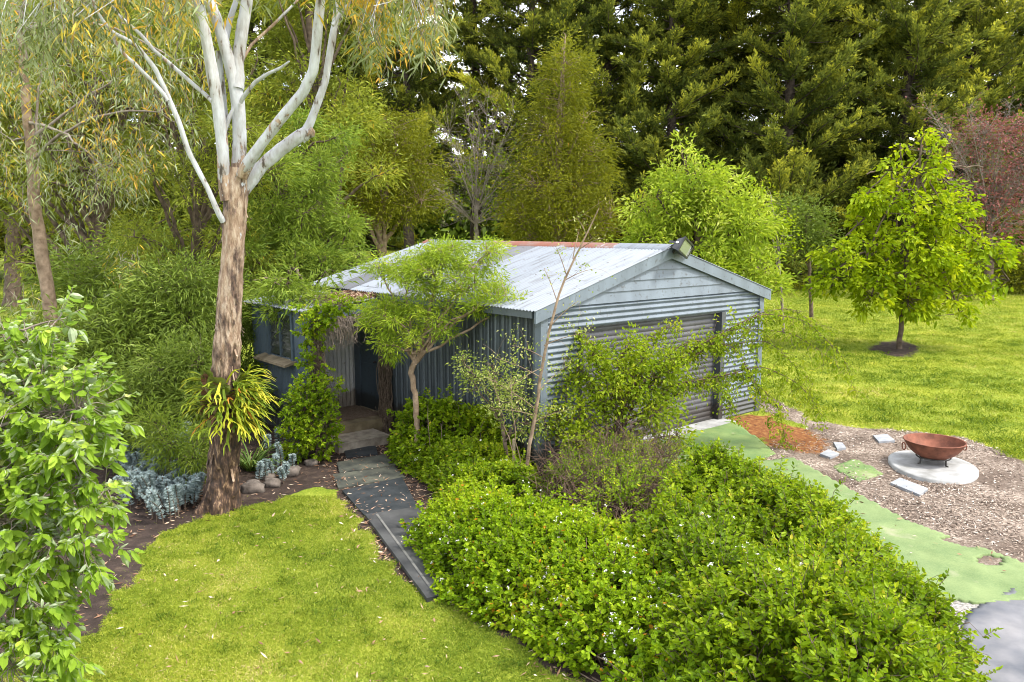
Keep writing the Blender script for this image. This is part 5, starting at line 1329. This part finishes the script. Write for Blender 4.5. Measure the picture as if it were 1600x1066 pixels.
def bare_extra(spec, Y, Ln, W, per, seed2, tr_=.012):
    def f(lv, lb, root, rng, base):
        ends = []
        for x0, y0, x1, y1 in spec:
            a_ = P(x0, y0, Y) - base; b_ = P(x1, y1, Y + rng.uniform(-1.2, 1.2)) - base; pth = bez(a_, (a_+b_)/2 + rng.normal(size=3)*.2, b_, 9); lb.tube(pth, np.linspace(tr_*2.2, tr_*.5, 9), 5)
            for lev in range(16):
                s_ = pth[rng.integers(3, 9)]; e_ = s_ + unit(b_-a_)*rng.uniform(.1, .6) + rng.normal(size=3)*.34; lb.tube(bez(s_, (s_+e_)/2 + rng.normal(size=3)*.08, e_, 4), np.linspace(tr_*.7, tr_*.25, 4), 3, cap=False)
                k = 5; e2 = e_ + rng.normal(size=(k, 3))*.22; add_twigs(lb, s_ + (e_-s_)*rng.random((k, 1)), e2, tr_*.35, tr_*.15, rng); ends += list(e2)
        e_ = np.array(ends); e_ = e_[rng.random(len(e_)) < .5]; n = len(e_)*per; i = np.repeat(np.arange(len(e_)), per)
        if n: add_leaves(lv, e_[i] + rng.normal(size=(n, 3))*.08, unit(rng.normal(size=(n, 3))), Ln, W, np.clip(rng.normal(.55, .25, n), 0, 1), rng, 'quad')
    return f
bb = gpt(745, 34)
fan = [(745,330,690+12*k,150+abs(k-5)*9+(k % 3)*22) for k in range(12)] + [(742,350,660+18*k,270+(k % 4)*20) for k in range(11)]
make_tree('bare_tree', 'twiggy grey tree just coming into yellow leaf behind the roof ridge', 'tree', bb, [[*bb, .12], [*P(744,345,34), .09], [*P(745,310,34), .05]], pb((745,250,34,40)), 8, 6, .2, 'vine', .12, .08, 'twiggrey', 127, limb_r=.03, extra=bare_extra(fan, 34, .13, .09, 1, 1), leafname='leaves')
nb = gpt(1545, 38)
fan = [(1545,330,1450+16*k,170+(k % 4)*18) for k in range(13)] + [(1545,350,1455+15*k,240+(k % 3)*25) for k in range(13)]
make_tree('plum_tree', 'reddish twiggy plum tree at the right edge behind the golden tree', 'tree', nb, [[*nb, .22], [*P(1545,350,38), .16], [*P(1545,310,38), .08]],
    pb((1540,330,38,46),(1595,330,38,60),(1500,310,38,36),(1570,250,38,55),(1610,220,38,50),(1530,210,38,40)), 420, 12, .40, 'red', .17, .09, 'bark', 128, limb_r=.04, extra=bare_extra(fan, 38, .13, .08, 1, 2, .013), tone=(.45,.25), leafname='leaves', twigm='twiggrey')

# cypress windbreak
def cypress_mesh(seed, h, R_, zmin, nb):
    rng = RNG(seed); lv = MB(); lb = MB(); tr_ = MB()
    zt = np.linspace(0, h, 16); tr_.tube(np.stack([.12*np.sin(zt*.4+seed), .12*np.cos(zt*.33), zt], -1), .34*(1-zt/h)**.8 + .03, 10, disp=lambda i, th: 1+.1*np.sin(th*4+i))
    cents = []; dirs = []; Ls = []; tn = []
    for k in range(nb):
        f = (k + rng.random())/nb; z = zmin + (h-zmin)*f**.95; a = k*2.39996 + rng.normal(0, .35)
        ln = R_*(1.06-f)**.55*rng.choice([.55, .8, 1.0, 1.15, 1.3])*rng.uniform(.85, 1.1)
        o_ = np.array([math.cos(a), math.sin(a), 0]); p0 = np.array([0, 0, z]); rise = rng.normal(.12, .22)
        pth = bez(p0, p0 + o_*ln*.55 + [0, 0, ln*(rise-.10)], p0 + o_*ln + [rng.normal(0, .3), rng.normal(0, .3), ln*(rise+.18)], 10); lb.tube(pth, np.linspace(.055*(1-f)+.022, .01, 10), 4, cap=False)
        bt = rng.normal(0, .13)
        ns = int(9 + ln*4.2)
        for s_ in range(ns):
            t = .16 + .84*(s_+rng.random())/ns; i0 = min(8, int(t*9)); base_ = pth[i0] + (pth[i0+1]-pth[i0])*(t*9-i0); fwd = unit(pth[i0+1]-pth[i0])
            sd = np.array([-o_[1], o_[0], 0])*(1 if s_ % 2 else -1); up = rng.normal(.32, .38)
            d = unit(fwd*.8 + sd*rng.uniform(.1, .95) + np.array([0, 0, up])); sl = (.40+.60*(1-t))*rng.uniform(.6, 1.3)*(.6+.15*ln)
            m_ = int(12 + sl*20); ff = rng.random(m_)
            c_ = base_ + d*sl*ff[:, None]; alt = np.where(np.arange(m_) % 2, 1, -1)[:, None]; sdd = unit(np.cross(d, rng.normal(size=3)*.5 + [0, 0, 1.]))
            dd = unit(d*.95 + sdd*alt*rng.uniform(.25, .9, (m_, 1)) + rng.normal(size=(m_, 3))*.2 + [0, 0, .08])
            cents.append(c_ + rng.normal(size=(m_, 3))*.06); dirs.append(dd); Ls.append(np.full(m_, .27)*(1.1-.4*ff)); tn.append(np.clip(.26 + .34*ff*t + .14*t + bt + rng.normal(0, .10, m_) + rng.normal(0, .12), 0, 1))
    add_leaves(lv, np.vstack(cents), np.vstack(dirs), np.concatenate(Ls)*(.6+.7*rng.random(sum(map(len, cents)))), .082, np.concatenate(tn), rng, 'quad', droop=-.05, upright=1.2)
    return tr_, lb, lv
KINDS = []
for sd_, h, R_, zm, nb_ in ((201, 24, 4.9, 1.4, 230), (202, 21, 4.6, 1.0, 220), (203, 25, 4.4, 5.4, 190)):
    t_, l_, f_ = cypress_mesh(sd_, h, R_, zm, nb_); KINDS.append((t_, l_, f_))
first = {}
SPOTS = [(640, 47, 2, 0.0, .92, 'bare-stemmed cypress with open gaps behind the rounded olive tree'), (745, 51, 2, 2.1, 1.0, 'sparse high-crowned cypress behind the bare twiggy tree'),
         (830, 47, 2, 4.0, .95, 'tall cypress just left of the conical olive tree'), (945, 48, 0, .7, 1.0, 'full dark cypress just right of the conical olive tree'),
         (1040, 46, 1, 3.3, 1.0, 'cypress behind the top of the bright green tree'), (1130, 50, 0, 5.0, 1.0, 'cypress towering above the right side of the bright green tree'),
         (1215, 45, 1, 1.6, 1.05, 'yellow-tipped cypress nearest the golden tree on its left'), (1310, 49, 0, 2.4, 1.0, 'cypress whose dark trunk shows left of the golden tree top'),
         (1400, 45, 1, 4.6, 1.02, 'cypress straight behind the golden tree'), (1495, 49, 0, 3.8, .98, 'cypress left of the plum tree'), (1590, 52, 1, .3, .98, 'cypress at the right edge above the plum tree'), (1690, 50, 0, 1.2, 1.0, 'cypress just outside the right edge'),
         (520, 50, 2, 5.5, 1.0, 'shaded cypress behind the yellow-tinged wattle'), (410, 47, 0, 1.0, .9, 'dark cypress seen between the white gum limbs'), (300, 50, 0, 2.9, .95, 'dark cypress behind the feathery wattles'), (180, 48, 1, .2, 1.0, 'dark cypress behind the broad dark wattle'), (60, 51, 0, 4.2, 1.0, 'dark cypress at the far left back'), (-50, 47, 1, 2.0, 1.0, 'cypress just outside the left edge'),
         (890, 57, 0, 1.9, 1.05, 'second-row cypress showing in the gap left of the full dark cypress'), (1085, 58, 0, 4.4, 1.05, 'second-row cypress showing between the two cypresses above the bright green tree'), (1260, 58, 0, .9, 1.08, 'second-row cypress showing behind the yellow-tipped cypress'), (1450, 58, 0, 3.0, 1.05, 'second-row cypress showing between the golden tree and the plum tree'), (590, 60, 0, 2.2, 1.05, 'second-row cypress showing behind the rounded olive tree')]
for px_, Y_, kind, rz_, sc_, lab in SPOTS:
    b = gpt(px_, Y_)
    root = thing('cypress_tree', lab, 'tree', b, rz_, 'cypress windbreak'); root.scale = (sc_, sc_, sc_)
    if kind not in first:
        t_, l_, f_ = KINDS[kind]
        first[kind] = [t_.build('trunk', M['conbark'], root), l_.build('branches', M['conbark'], root), f_.build('crown', M['conif'], root)]
    else:
        for o_ in first[kind]:
            c_ = o_.copy(); C.objects.link(c_); c_.parent = root
# far wood behind the windbreak
rng = RNG(220); n = 60000
a = rng.uniform(-75, 75, n); yy = 82 + rng.normal(0, 3, n) + 6*(fbm(a*.05, a*0, 2)-.5); hh = (5 + 5*fbm(a*.12, a*0+3, 4))*rng.random(n)**.8
mb = MB(); add_leaves(mb, np.stack([a, yy, gz(a, yy) + hh], -1), unit(rng.normal(size=(n, 3))), .9, .5, np.clip(rng.normal(.35, .2, n), 0, 1), rng)
o = mb.build('far_wood', M['shrubdk']); tag(o, 'far wood seen dimly under the windbreak trees', 'wood', kind='stuff')

# ------------------------------------------------------------------ grass, litter and chips
def blades(X, Y, Ln, W, seed, tone=.5, lean=.7, mat='grass', dz=0):
    rng = RNG(seed); n = len(X); p = np.stack([X, Y, gh(X, Y) + dz - .004], -1)
    d = unit(np.stack([rng.normal(0, lean, n), rng.normal(0, lean, n), np.ones(n)], -1))
    patch = fbm(X*.9, Y*.9, 61); p2 = fbm(X*3.5, Y*3.5, 65)
    t = np.clip(tone + (patch-.5)*.85 + (p2-.5)*.6 + rng.normal(0, .19, n), 0, 1)
    mb = MB(); add_leaves(mb, p, d, Ln*(.5+.8*rng.random(n)), W, t, rng, 'quad', droop=.25); return mb
rng = RNG(231)
n = 330000; X = rng.uniform(-5.2, 1.9, n); Y = rng.uniform(5.6, 11.6, n)
s_, m_, r_, g_, mo = zone_masks(X, Y); keep = (s_ + rng.normal(0, .22, n) < .42) & (Y*.62 > np.abs(X)-1.2); X, Y = X[keep], Y[keep]
o = blades(X, Y, .055, .0065, 232).build('lawn_grass', M['grass']); tag(o, 'short yellow-green grass of the front lawn', 'grass', kind='stuff')
n = 420000; Y = 10 + 34*rng.random(n)**1.5; X = 2.8 + (Y*.72+3-2.8)*rng.random(n)
s_, m_, r_, g_, mo = zone_masks(X, Y); dsh = tosh(np.stack([X, Y, X*0], -1)); inside = (dsh[:, 0] < W+.03) & (dsh[:, 1] < D+.1) & (dsh[:, 0] > -.1) & (dsh[:, 1] > -.1)
turfz = polydist(X, Y, tg + [(5.6,7.6),(4.6,7.35),(3.9,7.6),(3.3,9.4),(2.7,11.6)]) < .02
keep = (np.maximum(np.maximum(s_, m_), np.maximum(r_, g_)) + rng.normal(0, .14, n) < .42) & ~inside & turfz & (polydist(X, Y, dg) < 0) & (polydist(X, Y, gpoly([(1030,690),(1085,668),(1140,656),(1160,667),(1190,690),(1215,710),(1180,722)]) + [(2.7,11.7),(2.3,12.4)]) < .03)
X, Y = X[keep], Y[keep]; o = blades(X, Y, .06*(.7+.03*Y), .0075*(.6+.045*Y), 233, .47).build('right_lawn_grass', M['grass']); o.name = 'lawn_grass'; tag(o, 'green grass of the wide right lawn', 'grass', kind='stuff')
n = 60000; Y = 12 + 45*rng.random(n); X = -3 - (Y*.7+2)*rng.random(n); s_, m_, r_, g_, mo = zone_masks(X, Y); keep = (s_ + rng.normal(0, .15, n) < .4); X, Y = X[keep], Y[keep]
o = blades(X, Y, .13, .03, 234, .12).build('lawn_grass', M['grass']); tag(o, 'dim mossy grass under the left trees', 'grass', kind='stuff')
rng = RNG(251); k = 420; cx_ = rng.uniform(-4.6, 1.2, k); cy_ = rng.uniform(6.1, 11.4, k); sm = zone_masks(cx_, cy_)[0]; q = sm < .55; cx_, cy_ = cx_[q], cy_[q]
X = np.repeat(cx_, 34) + rng.normal(0, .05, len(cx_)*34); Y = np.repeat(cy_, 34) + rng.normal(0, .05, len(cx_)*34)
o = blades(X, Y, .085, .010, 252, .22).build('lawn_tufts', M['grass']); tag(o, 'darker ragged tufts standing in the front lawn', 'grass', kind='stuff')
k = 900; cy_ = 12 + 22*rng.random(k)**1.3; cx_ = 5 + (cy_*.7-3)*rng.random(k); zz_ = zone_masks(cx_, cy_); q = (np.maximum(zz_[0], zz_[1]) < .3) & (np.maximum(zz_[2], zz_[3]) < .3) & (tosh(np.stack([cx_, cy_, cx_*0], -1))[:, 0] > W+.3); cx_, cy_ = cx_[q], cy_[q]
X = np.repeat(cx_, 40) + rng.normal(0, .12, len(cx_)*40); Y = np.repeat(cy_, 40) + rng.normal(0, .12, len(cx_)*40)
o = blades(X, Y, .13, .022, 253, .30).build('lawn_tufts', M['grass']); tag(o, 'coarser tufts and weeds in the wide right lawn', 'grass', kind='stuff')
def scatter(name, mat, X, Y, Ln, W, seed, label, cat, flat=.25, dz=.012, tone=(.5,.28)):
    rng = RNG(seed); n = len(X); d = unit(np.stack([rng.normal(size=n), rng.normal(size=n), rng.normal(0, flat, n)], -1))
    mb = MB(); add_leaves(mb, np.stack([X, Y, gh(X, Y)+dz], -1), d, Ln*(.4+.9*rng.random(n)), W*(.5+.9*rng.random(n)), np.clip(rng.normal(*tone, n), 0, 1), rng, 'fold', fold=-.2, droop=0, upright=2.5)
    o = mb.build(name, M[mat]); tag(o, label, cat, kind='stuff'); return o
n = 110000; X = rng.uniform(3.5, 11, n); Y = rng.uniform(7.5, 16.5, n); s_, m_, r_, g_, mo = zone_masks(X, Y)
dens = .25 + .75*sstep(.42, .62, fbm(X*.8, Y*.8, 70)); keep = (m_ > .4) & (rng.random(n) < dens) & turfz[:1].all() if False else (m_ > .4) & (rng.random(n) < dens)
X, Y = X[keep], Y[keep]; k = (polydist(X, Y, tg + [(5.6,7.6),(4.6,7.35),(3.9,7.6),(3.3,9.4),(2.7,11.6)]) < .02); X, Y = X[k], Y[k]
k = ((X-fc[0])/.62)**2 + ((Y-fc[1])/.85)**2 > 1; scatter('bark_mulch', 'chip', X[k], Y[k], .055, .016, 241, 'pale bark chips round the fire bowl', 'mulch')
n = 42000; X = rng.uniform(-8, 1.9, n); Y = rng.uniform(6, 15, n); s_, m_, r_, g_, mo = zone_masks(X, Y); pth_d = polydist(X, Y, gpoly([(520,700),(560,800),(690,960),(740,930),(650,780),(610,700)]))
w_ = .10 + .9*sstep(-.5, 0, pth_d) + .6*sstep(.5, .1, s_)*(s_ > .05) + .5*sstep(.5, .7, fbm(X*1.1, Y*1.1, 77)); keep = (s_ > .3) & (rng.random(n) < w_*.55)
scatter('leaf_litter', 'deadleaf', X[keep], Y[keep], .10, .018, 242, 'curled dead gum leaves strewn over the garden bed and path edges', 'leaf litter', .2, .014)
n = 420; X = rng.uniform(-4.5, 1.4, n); Y = rng.uniform(6.2, 11.2, n); s_, m_, r_, g_, mo = zone_masks(X, Y); k = s_ < .3
scatter('leaf_litter', 'deadleaf', X[k], Y[k], .085, .02, 243, 'scattered dead leaves on the front lawn', 'leaf litter', .25, .035, (.6,.25))
q = np.array([at(*w) for w in ((570,806),(654,797),(735,925),(667,941))]); rng = RNG(244); n = 46
uv_ = rng.random((n, 2)); pp = (q[0]*(1-uv_[:, :1])+q[1]*uv_[:, :1])*(1-uv_[:, 1:]) + (q[3]*(1-uv_[:, :1])+q[2]*uv_[:, :1])*uv_[:, 1:]
scatter('leaf_litter', 'deadleaf', pp[:, 0], pp[:, 1], .075, .018, 245, 'a few dead leaves on the long grey path mat', 'leaf litter', .1, .045, (.6,.3))
q = np.array([at(*w) for w in ((535,771),(628,750),(652,796),(571,808))]); n = 40
uv_ = rng.random((n, 2)); pp = (q[0]*(1-uv_[:, :1])+q[1]*uv_[:, :1])*(1-uv_[:, 1:]) + (q[3]*(1-uv_[:, :1])+q[2]*uv_[:, :1])*uv_[:, 1:]
scatter('leaf_litter', 'deadleaf', pp[:, 0], pp[:, 1], .09, .018, 246, 'dead leaves on the black rubber mat', 'leaf litter', .1, .05, (.6,.3))

n = 150; X = rng.uniform(2.6, 6.2, n); Y = rng.uniform(7.6, 14.6, n); k = (polydist(X, Y, tg + [(5.6,7.6),(4.6,7.35),(3.9,7.6),(3.3,9.4),(2.7,11.6)]) > .1) | (polydist(X, Y, gpoly([(1030,690),(1085,668),(1140,656),(1160,667),(1190,690),(1215,710),(1180,722)]) + [(2.7,11.7),(2.3,12.4)]) > .1)
scatter('leaf_litter', 'deadleaf', X[k], Y[k], .075, .02, 247, 'dead leaves blown onto the artificial turf', 'leaf litter', .15, .045, (.6,.25))

# low growth closing the foot of the windbreak
for px_, Y_, r_, sd, lab in ((1180, 43, 40, 301, 'low dark bush at the foot of the windbreak behind the slim tree'), (1335, 44, 34, 302, 'low bush under the cypresses left of the golden tree'),
                             (1470, 42, 40, 303, 'low bush under the cypresses right behind the golden tree crown'), (1560, 43, 46, 304, 'low bush at the foot of the plum tree'), (1625, 41, 46, 305, 'low bush running off the right edge of the far lawn')):
    yb = 1250*(EYE - float(gz(0, Y_)))/Y_ + 357
    shrub(lab, px_, Y_, pb((px_, yb-30, Y_, r_), (px_-36, yb-20, Y_, r_*.8), (px_+36, yb-22, Y_, r_*.8), (px_+10, yb-48, Y_, r_*.7)), 170, 30, .42, sd, mat='olive' if sd % 2 else 'shrubdk', Ln=.26, W=.07, tone=(.42,.22))
